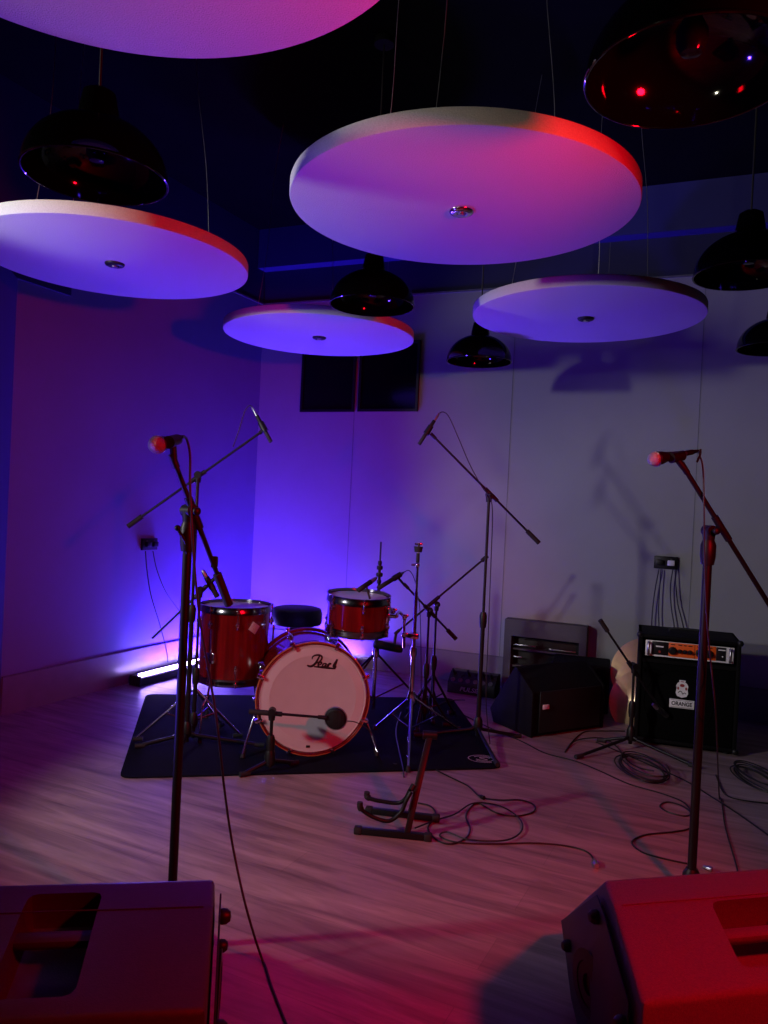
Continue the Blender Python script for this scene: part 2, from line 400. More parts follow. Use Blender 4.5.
# ------------------------------------------------------------------ drum rug
cn = [fl(119, 779), fl(503, 769), fl(452, 699), fl(146, 695)]
def rounded(poly, r, n=5):
    out = []; L = len(poly)
    for i in range(L):
        p, a, b = poly[i], poly[i - 1], poly[(i + 1) % L]
        da, db = (a - p).normalized() * r, (b - p).normalized() * r
        for k in range(n + 1):
            t = k / n; out.append((p + da) * (1 - t) ** 2 + p * 2 * t * (1 - t) + (p + db) * t * t)
    return out
rug = thing('drum_rug', 'black rectangular rug with rounded corners under the drum kit', 'rug', (sum((p.x for p in cn)) / 4, sum((p.y for p in cn)) / 4, 0))
MB().prism(rounded(cn, .07), (0, 0, .008)).build('pile', m_mat, rug)
lg = MB()
ctr = fl(483, 758.5, .0095)
ex, ey = V((.078, -.01, 0)), V((.012, .058, 0))
def ell(k, n=26, a0=0, a1=2 * PI): return [ctr + ex * (k * math.cos(a0 + (a1 - a0) * i / n)) + ey * (k * math.sin(a0 + (a1 - a0) * i / n)) for i in range(n + 1)]
lg.tube(ell(1.0, a0=.6, a1=5.4), .0026, 6); lg.tube(ell(.72, a0=-2.2, a1=2.6), .0034, 6)
lg.tube([ctr + ex * a + ey * b for a, b in ((.45, .3), (.1, .42), (-.25, .2), (.05, 0), (.3, -.25), (-.1, -.42), (-.45, -.25))], .0038, 6, sm=4)
for v in lg.b.verts: v.co.z = .0082 + (v.co.z - .0095) * .15
lg.build('printed_emblem', m_grey2, rug)

# ------------------------------------------------------------------ drums
def lug(p, d_out, axis, L, root, name='lug', r=.011):
    x = axis.normalized()
    o = MB().lathe([(0, 0), (r * 1.2, 0), (r * 1.25, .004), (r, .012), (r * .7, .022), (0, .024)], p, d_out, 14)
    o.cyl(p + d_out * .012 - x * .022, p + d_out * .012 + x * .022, r * .62, n=10)
    lo = o.build(name, m_chrome, root)
    return lo
def drum_shell(root, o, ax, R, L, nl, two=True, rodr=.003, hoop_h=.04, hoopm=None, ang0=0):
    x, y, d = frame(ax); o = V(o); hoopm = hoopm or m_rim
    MB().lathe([(R - .008, 0), (R, 0), (R, L), (R - .008, L), (R - .008, 0)], o, d, 72).build('shell', m_red, root)
    for (h, s) in ((0, -1), (L, 1)):
        hc = o + d * h
        MB().lathe([(0, 0), (R - .004, 0), (R + .001, -.004), (R + .003, -.006), (R + .003, -.009), (R - .006, .0025), (0, .0025)], hc, d * s, 64).build('drumhead', m_clear, root)
        MB().lathe([(R + .004, -hoop_h * .55), (R + .010, -hoop_h * .55), (R + .010, -.006), (R + .007, 0), (R + .007, hoop_h * .35), (R + .011, hoop_h * .45), (R + .003, hoop_h * .45), (R + .004, -hoop_h * .55)], hc, d * s, 72).build('rim', hoopm, root)
    for k in range(nl):
        a = ang0 + 2 * PI * k / nl; q = x * math.cos(a) + y * math.sin(a)
        for (h, s) in ((L * .2, -1), (L * .8, 1)):
            p = o + d * h + q * R
            lo = lug(p, q, d, .05, root)
            e = 0 if s < 0 else L
            rod = MB().cyl(p + q * .012, o + d * (e + s * .012) + q * (R + .012), rodr, n=8)
            rod.cyl(o + d * (e + s * .008) + q * (R + .012), o + d * (e + s * .02) + q * (R + .012), .006, n=8)
            rod.box(o + d * (e - s * .004) + q * (R + .010), (.016, .016, .016), q, d.cross(q), d, bev=.003)
            rod.build('tension_rod', m_chrome, lo)

# floor tom
TY = 4.38
D3 = 3.0 / 760 * TY
tb = at(236, 682, TY); tt = at(236.5, 607, TY); tc_ = V((tt.x - .002, TY, 0))
zb, zt = 1.35 - (674.5 - 495.5) / 760 * TY, 1.35 - (604.5 - 495.5) / 760 * TY
ft = thing('floor_tom', 'deep red floor tom on chrome legs, left of the bass drum', 'drum', tc_)
RT = .196
drum_shell(ft, (tc_.x, tc_.y, zb), Z, RT, zt - zb, 8, ang0=.25)
for k, ang in enumerate((-2.0, .15, 2.3)):
    q = V((math.cos(ang), math.sin(ang), 0)); pz = zb + .14
    p = tc_ + q * (RT + .024)
    br = MB().box(tc_ + q * (RT + .014) + Z * pz, (.03, .05, .06), q, q.cross(Z), Z, bev=.006)
    br.cyl(p + Z * (pz) + q.cross(Z) * .02, p + Z * pz + q.cross(Z) * .045, .008, n=10)
    br.build('leg_bracket', m_chrome, ft)
    lg_ = MB().tube([p + Z * (pz + .16), p + Z * (zb - .03), p + q * .05 + Z * (zb - .12), p + q * .06 + Z * .05], .0058, 10, sm=4).build('leg', m_chrome, ft)
    MB().cyl(p + q * .06 + Z * .0088, p + q * .061 + Z * .055, .012, .009, n=12).build('rubber_foot', m_blkmatte, lg_)
bq = on(258, 629, V((tc_.x, TY - RT, 0)), V((.12, -1, 0)).normalized())
qb = (bq - V((tc_.x, tc_.y, bq.z))).normalized()
bc = V((tc_.x, tc_.y, bq.z)) + qb * (RT + .0025); side = qb.cross(Z)
MB().box(bc, (.052, .052, .003), (side * .82 + Z * .57), (Z * .82 - side * .57), qb, bev=.001).build('badge', m_badge, ft)

# bass drum
Cf = at(313.2, 701, 3.98); Cr = at(305.5, 681.5, 4.44)
Cf.z = Cr.z = .311
ax = (Cf - Cr).normalized(); LB = (Cf - Cr).length; RB = .284
bx_, by_, _ = frame(ax)
bd = thing('bass_drum', 'red bass drum with a white front head lettered Pearl', 'drum', ((Cf.x + Cr.x) / 2, (Cf.y + Cr.y) / 2, 0))
MB().lathe([(RB - .008, .03), (RB, .03), (RB, LB - .03), (RB - .008, LB - .03), (RB - .008, .03)], Cr, ax, 96).build('shell', m_red, bd)
for (o, s) in ((Cr, -1), (Cf, 1)):
    hp = MB().lathe([(RB + .003, -.045), (RB + .016, -.045), (RB + .018, -.042), (RB + .018, -.003), (RB + .015, 0), (RB + .006, 0), (RB + .003, -.003), (RB + .003, -.045)], o, ax * s, 96).build('hoop', m_red, bd)
    MB().lathe([(RB + .012, .0), (RB + .018, -.002), (RB + .0186, -.006), (RB + .017, .001), (RB + .012, .0015), (RB + .012, 0)], o, ax * s, 96).build('hoop_edge', m_hoop, hp)
fh = MB().lathe([(0, -.010), (RB - .014, -.010), (RB - .004, -.0065), (RB + .002, -.012), (RB + .002, -.02), (0, -.0135)], Cf, ax, 96).build('front_head', m_head, bd)
MB().lathe([(0, -.012), (RB, -.012), (RB, -.02), (0, -.018)], Cr, -ax, 80).build('batter_head', m_clear, bd)
MB().lathe([(RB * .80, -.0099), (RB * .945, -.0099), (RB * .945, -.0093), (RB * .80, -.0093), (RB * .80, -.0099)], Cf, ax, 96).build('damping_ring', m_head2, fh)
def pearl(strokes):
    w = MB(); P0 = Cf - ax * .0088
    for pts, r0 in strokes:
        q = [on(295 + x / 13.96, 640 + y / 13.96, P0, ax) for x, y in pts]
        L = len(q)
        w.tube(q, (lambda t, r0=r0: r0 * (.55 + .45 * math.sin(PI * min(1, max(0, t))))), 7, sm=6)
    for v in w.b.verts:                                  # flatten the strokes onto the head
        k = (v.co - P0).dot(ax); v.co -= ax * k * .85
    w.build('lettering', m_ink, fh)
pearl([([(345, 222), (318, 270), (295, 312), (262, 348), (225, 368), (190, 364), (172, 350)], .0066),
       ([(240, 270), (245, 236), (285, 213), (335, 210), (372, 228), (374, 262), (345, 300), (303, 324)], .0052),
       ([(322, 352), (350, 343), (372, 325), (362, 308), (338, 318), (322, 345), (332, 372), (360, 374), (382, 362)], .0046),
       ([(432, 328), (408, 328), (386, 350), (392, 374), (415, 366), (438, 328), (428, 360), (434, 374), (452, 366)], .0046),
       ([(474, 330), (464, 355), (456, 376)], .0066), ([(462, 352), (482, 332), (508, 336)], .006),
       ([(592, 268), (574, 305), (554, 345), (546, 366), (560, 374), (574, 364)], .0088),
       ([(266, 372), (340, 378), (420, 386), (500, 394), (566, 402)], .0058)])
mk = on(308, 746.5, Cf - ax * .009, ax)
MB().box(mk, (.022, .012, .002), bx_, by_, ax).build('maker_mark', m_ink, fh)
for k in range(8):
    a = 2 * PI * (k + .5) / 8; q = bx_ * math.cos(a) + by_ * math.sin(a)
    for (o, s) in ((Cr, -1), (Cf, 1)):
        pl_ = o - ax * s * .13 + q * RB
        lo = lug(pl_, q, ax, .06, bd, r=.014)
        MB().cyl(pl_ + q * .013, o - ax * s * .0 + q * (RB + .026), .0032, n=8).build('tension_rod', m_chrome, lo)
        cw = MB().box(o + q * (RB + .024) - ax * s * .018, (.02, .026, .05), q.cross(ax), q, ax, bev=.004)
        cw.box(o + q * (RB + .010) + ax * s * .004, (.018, .03, .006), q.cross(ax), q, ax, bev=.002)
        cw.build('claw', m_chrome, bd)
for s in (-1, 1):
    hor = V((ax.y, -ax.x, 0)).normalized() * s               # sideways
    p0 = Cf - ax * .14 + hor * (RB * .93) + Z * (-RB * .34)
    ft_ = V((p0.x, p0.y, 0)) + hor * .09 + ax * .15
    sp = MB().box(p0 + hor * .008, (.05, .035, .05), ax, hor, Z, bev=.008)
    sp.tube([p0 + hor * .02 + Z * .06, p0 + hor * .025, ft_ + Z * .03], .0065, 10)
    spo = sp.build('spur', m_chrome, bd)
    MB().cyl(ft_ + Z * .0095, ft_ + Z * .05 - hor * .012 - ax * .02, .011, .009, n=10).build('rubber_foot', m_blkmatte, spo)
tm = (Cf + Cr) / 2 + Z * RB
tmx = MB().box(tm + V((.12, 0, -.028)) + Z * .012, (.05, .06, .03), (1, 0, 0), (0, 1, 0), Z, bev=.006)
tmx.build('shell_plate', m_chrome, bd)
MB().torus(Cr - ax * .01 + V((0, 0, -RB)) + Z * .02, V((1, 0, 0)), .018, .006, 16, 6).build('batter_clamp', m_steel, bd)

# rack tom, hung from the cymbal stand by a chrome clamp
RY = 4.15
rt_t = at(357.5, 598, RY); rt_b = at(356.5, 629, RY)
ax_t = V((.03, -.06, 1)).normalized()
RR = .165
ro = V((rt_b.x, RY, rt_b.z)); LT = .178
rt = thing('rack_tom', 'small red rack tom hung to the right above the bass drum', 'drum', ro)
drum_shell(rt, ro, ax_t, RR, LT, 6, ang0=.2)
x_, y_, d_ = frame(ax_t)
qa = V((.95, -.25, 0)).normalized(); qa = (qa - d_ * qa.dot(d_)).normalized()
pm = ro + d_ * LT * .55 + qa * RR
bk_ = MB().box(pm + qa * .008, (.016, .06, .08), qa, qa.cross(d_), d_, bev=.005)
bk_.cyl(pm + qa * .012, pm + qa * .05, .012, n=12)
bk_.build('mounting_bracket', m_chrome, rt)

# ------------------------------------------------------------------ stands
def cyl_part(name, a, b, r, m, root, r1=None, n=12): return MB().cyl(a, b, r, r1, n).build(name, m, root)
def mic_stand(label, base, clutch, e0, e1, feet, r=.0095, flat=False, hub=.10, collar=None, cw=.12, name='microphone_stand', metal=None, group=None, boomr=.0068, lower=.55, legm=None, rot=None):
    base = V(base); clutch = V(clutch); e0, e1 = V(e0), V(e1); metal = metal or m_stand; legm = legm or metal
    root = thing(name, label, 'microphone stand', base, group)
    mid = base.lerp(clutch, lower)
    pd = (clutch - base).normalized()
    cyl_part('lower_tube', base + Z * .03, mid, r * 1.25, metal, root)
    cyl_part('upper_tube', mid - pd * .01, clutch, r * .8, metal, root)
    MB().lathe([(0, -.05), (r * 1.7, -.05), (r * 2.1, -.02), (r * 2.1, .02), (r * 1.5, .04), (0, .04)], mid, pd, 16).build('height_clutch', m_blk, root)
    hz = hub
    MB().lathe([(0, -.03), (r * 2.2, -.03), (r * 2.6, -.01), (r * 2.4, .03), (r * 1.6, .05), (0, .05)], base + Z * hz, Z, 16).build('base_hub', m_blk, root)
    if not feet:
        MB().lathe([(0, 0), (.128, 0), (.13, .006), (.126, .014), (.06, .026), (.03, .04), (0, .04)], base, Z, 48).build('round_base', m_stand, root)
    for f in feet:
        f = V(f) + Z * gz(V(f))
        if flat: lgm = MB().tube([base + Z * hz, base.lerp(f, .12) + Z * (hz * .5 + .02), f + Z * .012], r * .95, 10)
        else:
            t0 = base + Z * (collar or .32); lgm = MB().tube([t0, t0.lerp(f + Z * .014, .5), f + Z * .014], r * .8, 10)
            lgm.tube([base + Z * hz, t0.lerp(f + Z * .014, .5)], r * .5, 8)
        lo = lgm.build('leg', legm, root)
        dv = (f - base); dv.z = 0; dv.normalize()
        MB().cyl(f - dv * .04 + Z * .014, f + dv * .012 + Z * .013, .0125, n=12).build('rubber_foot', m_blkmatte, lo)
    bdv = (e1 - e0).normalized()
    cxm = MB().cyl(clutch - pd * .03, clutch + pd * .012, r * 1.5, r * 1.9, 14)
    side = bdv.cross(pd).normalized()
    cxm.cyl(clutch - side * .022 + pd * .012, clutch + side * .022 + pd * .012, .019, n=18)
    cxm.build('boom_clutch', m_blk, root)
    t = (clutch - e0).dot(bdv); hp_ = e0 + bdv * t
    cyl_part('boom_grip', hp_ - bdv * .05, hp_ + bdv * .05, .0125, m_blk, root)
    kn = MB().cyl(clutch + side * .02 + pd * .012, clutch + side * .034 + pd * .012, .006, n=10)
    kn.sph(clutch + side * .042 + pd * .012, .013, side, .7); kn.build('clutch_knob', m_blk, root)
    cyl_part('boom', e0, e1 - bdv * .02, boomr, metal, root)
    if cw: cyl_part('counterweight', e1 - bdv * cw, e1, .0135, m_blkmatte, root)
    cyl_part('boom_tip_sleeve', e0 - bdv * .012, e0 + bdv * .03, .0105, m_blk, root)
    return root
def clip(root, tip, axis, m=None):
    MB().cyl(V(tip) - V(axis) * .028, V(tip) + V(axis) * .028, .0185, .0165, 16).build('microphone_clip', m or m_blk, root)
def dyn_mic(label, g, tail, name='vocal_microphone'):
    g, tail = V(g), V(tail); d = (tail - g).normalized(); root = thing(name, label, 'microphone', g)
    MB().lathe([(0, -.026)] + [(.0255 * math.cos(a), .0255 * math.sin(a)) for a in [(-80 + 10 * k) * PI / 180 for k in range(16)]] + [(.018, .026), (0, .026)], g, d, 28).build('mesh_grille', m_mesh, root)
    MB().lathe([(.0235, -.004), (.0268, -.004), (.0268, .004), (.0235, .004), (.0235, -.004)], g + d * .004, d, 28).build('grille_band', m_steel, root)
    L = (tail - g).length
    MB().lathe([(0, .018), (.0235, .018), (.0225, .032), (.017, .055), (.0125, L - .02), (.012, L), (0, L)], g, d, 24).build('body', m_blk, root)
    cn_ = MB().lathe([(0, L), (.0098, L), (.0098, L + .045), (.0075, L + .052), (.0055, L + .075), (0, L + .075)], g, d, 18).build('cable_connector', m_blk, root)
    MB().lathe([(.0099, L + .002), (.0108, L + .002), (.0108, L + .010), (.0099, L + .010), (.0099, L + .002)], g, d, 18).build('connector_ring', m_steel, cn_)
    return root, g + d * (L + .075), d
def pencil_mic(label, tip, tail, r=.0105, name='condenser_microphone'):
    tip, tail = V(tip), V(tail); d = (tail - tip).normalized(); L = (tail - tip).length
    root = thing(name, label, 'microphone', tip)
    MB().lathe([(0, 0), (r * .9, 0), (r, .002), (r, L * .28), (0, L * .28)], tip, d, 18).build('capsule', m_blkmatte, root)
    MB().lathe([(0, L * .28), (r, L * .28), (r, L * .8), (r * .8, L * .84), (0, L * .84)], tip, d, 18).build('body', m_blk, root)
    MB().lathe([(0, L * .8), (r * .86, L * .8), (r * .86, L), (r * .5, L + .02), (0, L + .02)], tip, d, 16).build('cable_connector', m_steel, root)
    return root, d
ncab = [0]
def cable(label, pts, r=.0034, name='cable', group=None, sm=7, plug=None):
    pts = smooth_path(pts, sm)
    for p in pts: p.z = max(p.z, r + .0002)
    o = MB().tube(pts, r, 7).build(name, m_cable)
    tag(o, label, 'cable', group)
    if plug:
        a, b = V(plug[0]), V(plug[1]); d = (b - a).normalized(); L = (b - a).length
        ol = o.location.copy(); origin[o.name] = ol
        MB().lathe([(0, 0), (.0045, 0), (.007, L * .3), (.0095, L * .45), (.0095, L), (0, L)], a, d, 14).build('plug', plug[2], o)
    return o
G = .0036
def gl(pts, z=G): return [fl(u, v, z) for u, v in pts]

# front left vocal stand
B1c = at(193, 515, 2.253); B1 = V((B1c.x - .012, B1c.y, 0))
s1_ = mic_stand('tall black boom stand in front, left, with a ball-head vocal microphone', B1, V((B1.x, B1.y, B1c.z)), at(173, 458, 2.200), at(229, 605, 2.358),
    [], hub=.06, r=.011, lower=.955, cw=.11, boomr=.0076)
g1, t1 = at(157, 445, 2.165), at(173, 440, 2.265)
_, ce1, d1 = dyn_mic('silver ball-head vocal microphone on the front left stand', g1, t1)
clip(s1_, at(173, 441, 2.191), d1)
cyl_part('clip_neck', at(173, 444, 2.191), at(174, 460, 2.200), .010, m_blk, s1_)
hk = MB().tube([at(190, 547, 2.244), at(180, 533, 2.226), at(177.5, 527, 2.218)], .005, 8, sm=3); hk.sph(at(177.5, 528, 2.218), .009)
hk.tube([at(181, 534, 2.226), at(186, 544, 2.235), at(187, 556, 2.244)], .004, 8, sm=3); hk.build('cable_hook', m_blk, s1_)
MB().box(at(214.5, 562, 2.314), (.02, .02, .035), bev=.004).build('boom_clip', m_blk, s1_)
cable('black cable hanging from the front left vocal microphone down to the floor', [ce1, at(187, 440, 2.20), at(190, 455, 2.195), at(190, 484, 2.18), at(191.5, 520, 2.17), at(194, 560, 2.17), at(200, 620, 2.18), at(212, 690, 2.195), at(219, 740, 2.195), at(224.5, 790, 2.25), at(232, 842, 2.25), at(243, 895, 2.21), at(254, 935, 2.19), fl(263, 962, G)] + gl([(272, 988), (290, 1034)]), r=.0036)

# front right vocal stand
B2c = at(709, 534, 2.688); B2 = V((B2c.x, B2c.y, 0))
s2_ = mic_stand('black boom stand in front of the bass amplifier holding a vocal microphone', B2, B2c, at(683, 466, 2.630), at(806, 664, 2.746),
    [], hub=.06, r=.0125, lower=.955, cw=.12, boomr=.0085)
g2, t2 = at(655, 459, 2.611), at(683, 453.8, 2.669)
_, ce2, d2 = dyn_mic('ball-head vocal microphone on the front right stand', g2, t2)
clip(s2_, at(677, 457, 2.626), d2)
cyl_part('clip_neck', at(677, 459, 2.626), at(684, 468, 2.630), .011, m_blk, s2_)
c2_ = cable('cable looping off the front right vocal microphone down to the floor', [ce2, at(700, 456, 2.645), at(703, 470, 2.635), at(704, 510, 2.621), at(704.5, 560, 2.621), at(707, 620, 2.626), at(711.5, 670, 2.626), at(716, 720, 2.630), fl(719.5, 799, G)] + gl([(725.5, 828), (737, 868), (742, 900)]), r=.003)

MB().tube([at(697, 462, 2.640), at(700, 455, 2.645), at(700.5, 449, 2.645)], .004, 7, sm=3).build('cable_tie', m_blk, c2_)

# overhead stand, centre
y3 = fl(482, 741).y; B3c = at(489, 497, y3); B3 = V((B3c.x, y3, 0))
s3_ = mic_stand('tall black boom stand right of the drums aiming a slim microphone up-left', B3, B3c, at(432, 435, y3 - .02), at(539, 543, y3 + .02),
    [fl(416, 738.5), fl(519, 738), fl(497, 768)], r=.0105, flat=True, hub=.09, lower=.5, cw=.10)
r_, dp3 = pencil_mic('slim black overhead microphone right of the dark windows', at(419, 444.5, y3 - .05), at(437.5, 415.5, y3 - .03))
clip(s3_, at(428.5, 430, y3 - .04), dp3)
cable('thin cable arching from the right overhead microphone to its boom', [at(438.5, 414, y3 - .03), at(443, 412, y3 - .03), at(449, 417, y3 - .03), at(458, 437, y3 - .02), at(470, 465, y3 - .02), at(482, 487, y3 - .02), at(492, 505, y3 - .045), at(491, 560, y3 - .04), at(488, 640, y3 - .045), at(486, 700, y3 - .05), fl(490, 744, G)], r=.0028)

# overhead stand, left
y4 = 4.06; B4c = at(198, 477, y4); B4 = V((B4c.x, y4, 0))
s4_ = mic_stand('tall black boom stand beside the floor tom with its boom rising right', B4, B4c, at(264, 430, y4 + .03), at(128, 526.5, y4 - .03),
    [fl(137, 750), fl(262, 749), B4 + V((.02, -.28, 0))], r=.0105, flat=True, hub=.09, lower=.5, cw=.09)
r_, dp4 = pencil_mic('slim black overhead microphone at the left room corner', at(271, 442, y4 - .0), at(254, 410.5, y4 + .04))
clip(s4_, at(263, 427, y4 + .02), dp4)
cable('thin cable arching from the left overhead microphone to its boom', [at(253, 408, y4 + .04), at(249.5, 405.5, y4 + .04), at(244.5, 412, y4 + .04), at(239, 430, y4 + .03), at(233, 447, y4 + .02)], r=.0028)

# chrome-legged stand with the floor tom microphone
y5 = 4.14; B5 = V((at(197, 640, y5).x, y5, 0))
s5_ = mic_stand('chrome-legged tripod stand with a short boom at the floor tom rim', B5, at(200, 592, y5), at(214, 579, y5 + .02), at(149.5, 641, y5 - .03),
    [fl(135, 743), fl(240, 739), B5 + V((.1, .28, 0))], r=.0095, hub=.12, collar=.30, lower=.45, cw=0, legm=m_chrome)
r_, dp5 = pencil_mic('short black microphone pointing down at the floor tom skin', at(217.5, 597, y5 + .03), at(204, 573, y5 + .02), r=.015, name='tom_microphone')
clip(s5_, at(210.5, 584.5, y5 + .025), dp5)

# kick drum microphone on a low boom
y6 = 3.74; B6c = at(272, 714, y6); B6 = V((B6c.x, y6, 0))
s6_ = mic_stand('low black boom stand reaching across the front of the bass drum', B6, B6c, at(324, 717.5, y6 + .01), at(249, 711.5, y6 - .01),
    [fl(242, 777), B6 + V((.12, .10, 0)), B6 + V((-.04, .16, 0))], r=.0105, flat=True, hub=.07, lower=.5, cw=.10)
kc = at(335.5, 718.5, y6 + .03)
km = thing('kick_microphone', 'round black microphone in front of the lettered drumhead', 'microphone', kc)
kd = V((.12, 1, .05)).normalized()
MB().lathe([(0, -.02), (.03, -.02), (.05, -.012), (.056, 0), (.056, .012), (.05, .022), (0, .026)], kc, kd, 32).build('body', m_blk, km)
MB().torus(kc, kd, .056, .004, 36, 8).build('rim', m_steel, km)
gm = MB()
for k in range(-4, 5):
    x_, y_, _ = frame(kd); L = math.sqrt(.046 ** 2 - (k * .01) ** 2)
    gm.cyl(kc - kd * .0195 + x_ * (k * .01) - y_ * L, kc - kd * .0195 + x_ * (k * .01) + y_ * L, .0015, n=6)
gm.build('front_grille', m_blkmatte, km)
cable('thin cable curving from the round kick microphone past the drum edge', [at(346, 721, y6 + .03), at(355, 722, y6 + .04), at(365, 727, y6 + .06), at(373, 735, y6 + .08), fl(381, 760, G + .008), fl(397, 764, G + .008)], r=.0028)

# snare-side boom stand reaching down-left
y7 = 4.85; B7c = at(436.5, 606, y7); B7 = V((B7c.x, y7, 0))
s7_ = mic_stand('black stand with a long boom slanting down-left behind the cymbal stand', B7, B7c, at(396, 633, y7 - .06), at(487.5, 556, y7 + .06),
    [B7 + V((0.147, 0.085, 0)), B7 + V((-0.147, 0.085, 0)), B7 + V((-0.000, -0.170, 0))], r=.0095, hub=.12, collar=.28, lower=.5, cw=.05)
fm = thing('snare_microphone', 'fat black microphone lying level below the rack tom', 'microphone', at(388, 646, y7 - .1))
a_, b_ = at(374, 643.5, y7 - .12), at(402, 649.5, y7 - .08)
d_ = (b_ - a_).normalized(); L_ = (b_ - a_).length
MB().lathe([(0, 0), (.022, 0), (.027, .006), (.027, .05), (0, .05)], a_, d_, 22).build('mesh_grille', m_blkmatte, fm)
MB().lathe([(0, .05), (.025, .05), (.026, L_ - .02), (.02, L_), (0, L_)], a_, d_, 22).build('body', m_blk, fm)
clip(s7_, at(394, 647.5, y7 - .09), d_)
cyl_part('clip_neck', at(394, 646, y7 - .09), at(396, 634, y7 - .06), .009, m_blk, s7_)

# rack tom boom stand
y8 = 4.62; B8c = at(429, 612, y8); B8 = V((B8c.x, y8, 0))
s8_ = mic_stand('short black stand whose boom rises left to the rack tom', B8, B8c, at(405, 585, y8 - .04), at(456, 639, y8 + .04),
    [B8 + V((0.158, 0.028, 0)), B8 + V((-0.103, 0.123, 0)), B8 + V((-0.055, -0.150, 0))], r=.009, hub=.12, collar=.26, lower=.5, cw=.08)
r_, dp8 = pencil_mic('black microphone over the right rim of the rack tom, on a boom', at(378, 588.5, y8 - .12), at(401, 574, y8 - .05), r=.0135, name='tom_microphone')
clip(s8_, at(397, 576.5, y8 - .06), dp8)
cyl_part('clip_neck', at(398, 577.5, y8 - .06), at(405, 586, y8 - .04), .008, m_blk, s8_)
cable('thin cable arching from the boom microphone over the rack tom', [at(403.5, 572.5, y8 - .05), at(409, 570.5, y8 - .05), at(414, 578, y8 - .04), at(417, 592, y8 - .03), at(420, 612, y8 - .06), at(421, 660, y8 - .07), at(421, 700, y8 - .08), fl(419, 736, G + .009)], r=.0026)
r_, dp9 = pencil_mic('black microphone clipped to the rack tom rim, lower of the two there', at(358, 590.5, 4.05), at(374, 579.5, 4.10), r=.0135, name='tom_microphone')
MB().cyl(at(366, 585, 4.07), at(370, 599, 4.06), .006, n=10).build('rim_clip', m_blk, r_)

# ------------------------------------------------------------------ cymbal stand without a cymbal
y10 = 4.32; t10 = at(418.5, 546, y10); B10 = V((t10.x, y10, 0))
cs = thing('cymbal_stand', 'chrome tripod cymbal stand without a cymbal, right of the rack tom', 'cymbal stand', B10)
zz = lambda v, y=y10: 1.35 - (v - 506) / 760 * y
cyl_part('lower_tube', B10 + Z * .06, B10 + Z * .52, .0125, m_chrome, cs)
cyl_part('middle_tube', B10 + Z * .50, B10 + Z * zz(592), .0105, m_chrome, cs)
cyl_part('upper_tube', B10 + Z * zz(594), B10 + Z * zz(566), .008, m_chrome, cs)
MB().lathe([(0, -.025), (.018, -.025), (.02, -.01), (.018, .025), (0, .025)], B10 + Z * .52, Z, 16).build('tube_collar', m_chrome, cs)
ti = MB().sph(B10 + Z * zz(565), .018, V((1, 0, 0)), .8); ti.cyl(B10 + Z * zz(565) - V((.035, 0, 0)), B10 + Z * zz(565), .006, n=10)
ti.build('tilter', m_chrome, cs)
cyl_part('cymbal_rod', B10 + Z * zz(566), B10 + Z * zz(542.5), .005, m_steel, cs)
cyl_part('rod_sleeve', B10 + Z * zz(563), B10 + Z * zz(553), .010, m_blkmatte, cs)
cyl_part('felt', B10 + Z * zz(552), B10 + Z * zz(546.5), .021, m_blkmatte, cs, .026, 20)
wn = MB().cyl(B10 + Z * zz(546.5), B10 + Z * zz(543), .009, n=12); wn.box(B10 + Z * zz(544), (.045, .008, .012), bev=.003)
wn.build('wing_nut', m_chrome, cs)
col = B10 + Z * zz(697)
MB().lathe([(0, -.03), (.02, -.03), (.024, 0), (.02, .03), (0, .03)], col, Z, 16).build('leg_collar', m_chrome, cs)
for f in (fl(459, 733), fl(375, 731), fl(408, 772)):
    f = f + Z * gz(f)
    l_ = MB().tube([col, f + Z * .014], .0075, 10); l_.tube([B10 + Z * .08, col.lerp(f + Z * .014, .55)], .0055, 8)
    lo = l_.build('leg', m_chrome, cs); MB().cyl(f + Z * .002, f + Z * .03, .014, .010, n=12).build('rubber_foot', m_blkmatte, lo)
# tom clamp bridging stand and rack tom
clp = thing('tom_clamp', 'chrome clamp and bent arm joining the rack tom to the cymbal stand', 'drum clamp', B10 + Z * zz(636))
ck = B10 + Z * zz(636); ak = at(403.5, 635, y10 - .06)
MB().box(ck, (.05, .06, .032), bev=.006).build('clamp_jaw', m_chrome, clp)
MB().box(ck.lerp(ak, .55), ((ak - ck).length, .026, .026), (ak - ck), V((0, 1, 0)), Z, bev=.005).build('clamp_bar', m_chrome, clp)
MB().box(ck.lerp(ak, .45) + V((0, -.014, 0)), (.03, .004, .022), (ak - ck), V((0, 1, 0)), Z).build('clamp_inset', m_blk, clp)
MB().tube([at(404, 648, y10 - .06), at(404, 625, y10 - .06), at(404.5, 618, y10 - .07), at(399, 612, y10 - .09), pm + qa * .055], .0085, 10, sm=4).build('bent_arm', m_chrome, clp)
for (u, v, yy) in ((404.5, 617, y10 - .07), (393, 611, y10 - .11), (404, 635, y10 - .06)):
    b_ = MB().sph(at(u, v, yy), .018, V((1, 0, 0)), .9)
    b_.cyl(at(u, v, yy) - V((0, .0, 0)), at(u, v, yy) + V((.005, -.035, .012)), .006, n=8)
    b_.box(at(u, v, yy) + V((.005, -.036, .012)), (.034, .008, .012), bev=.003)
    b_.build('wing_screw', m_chrome, clp)

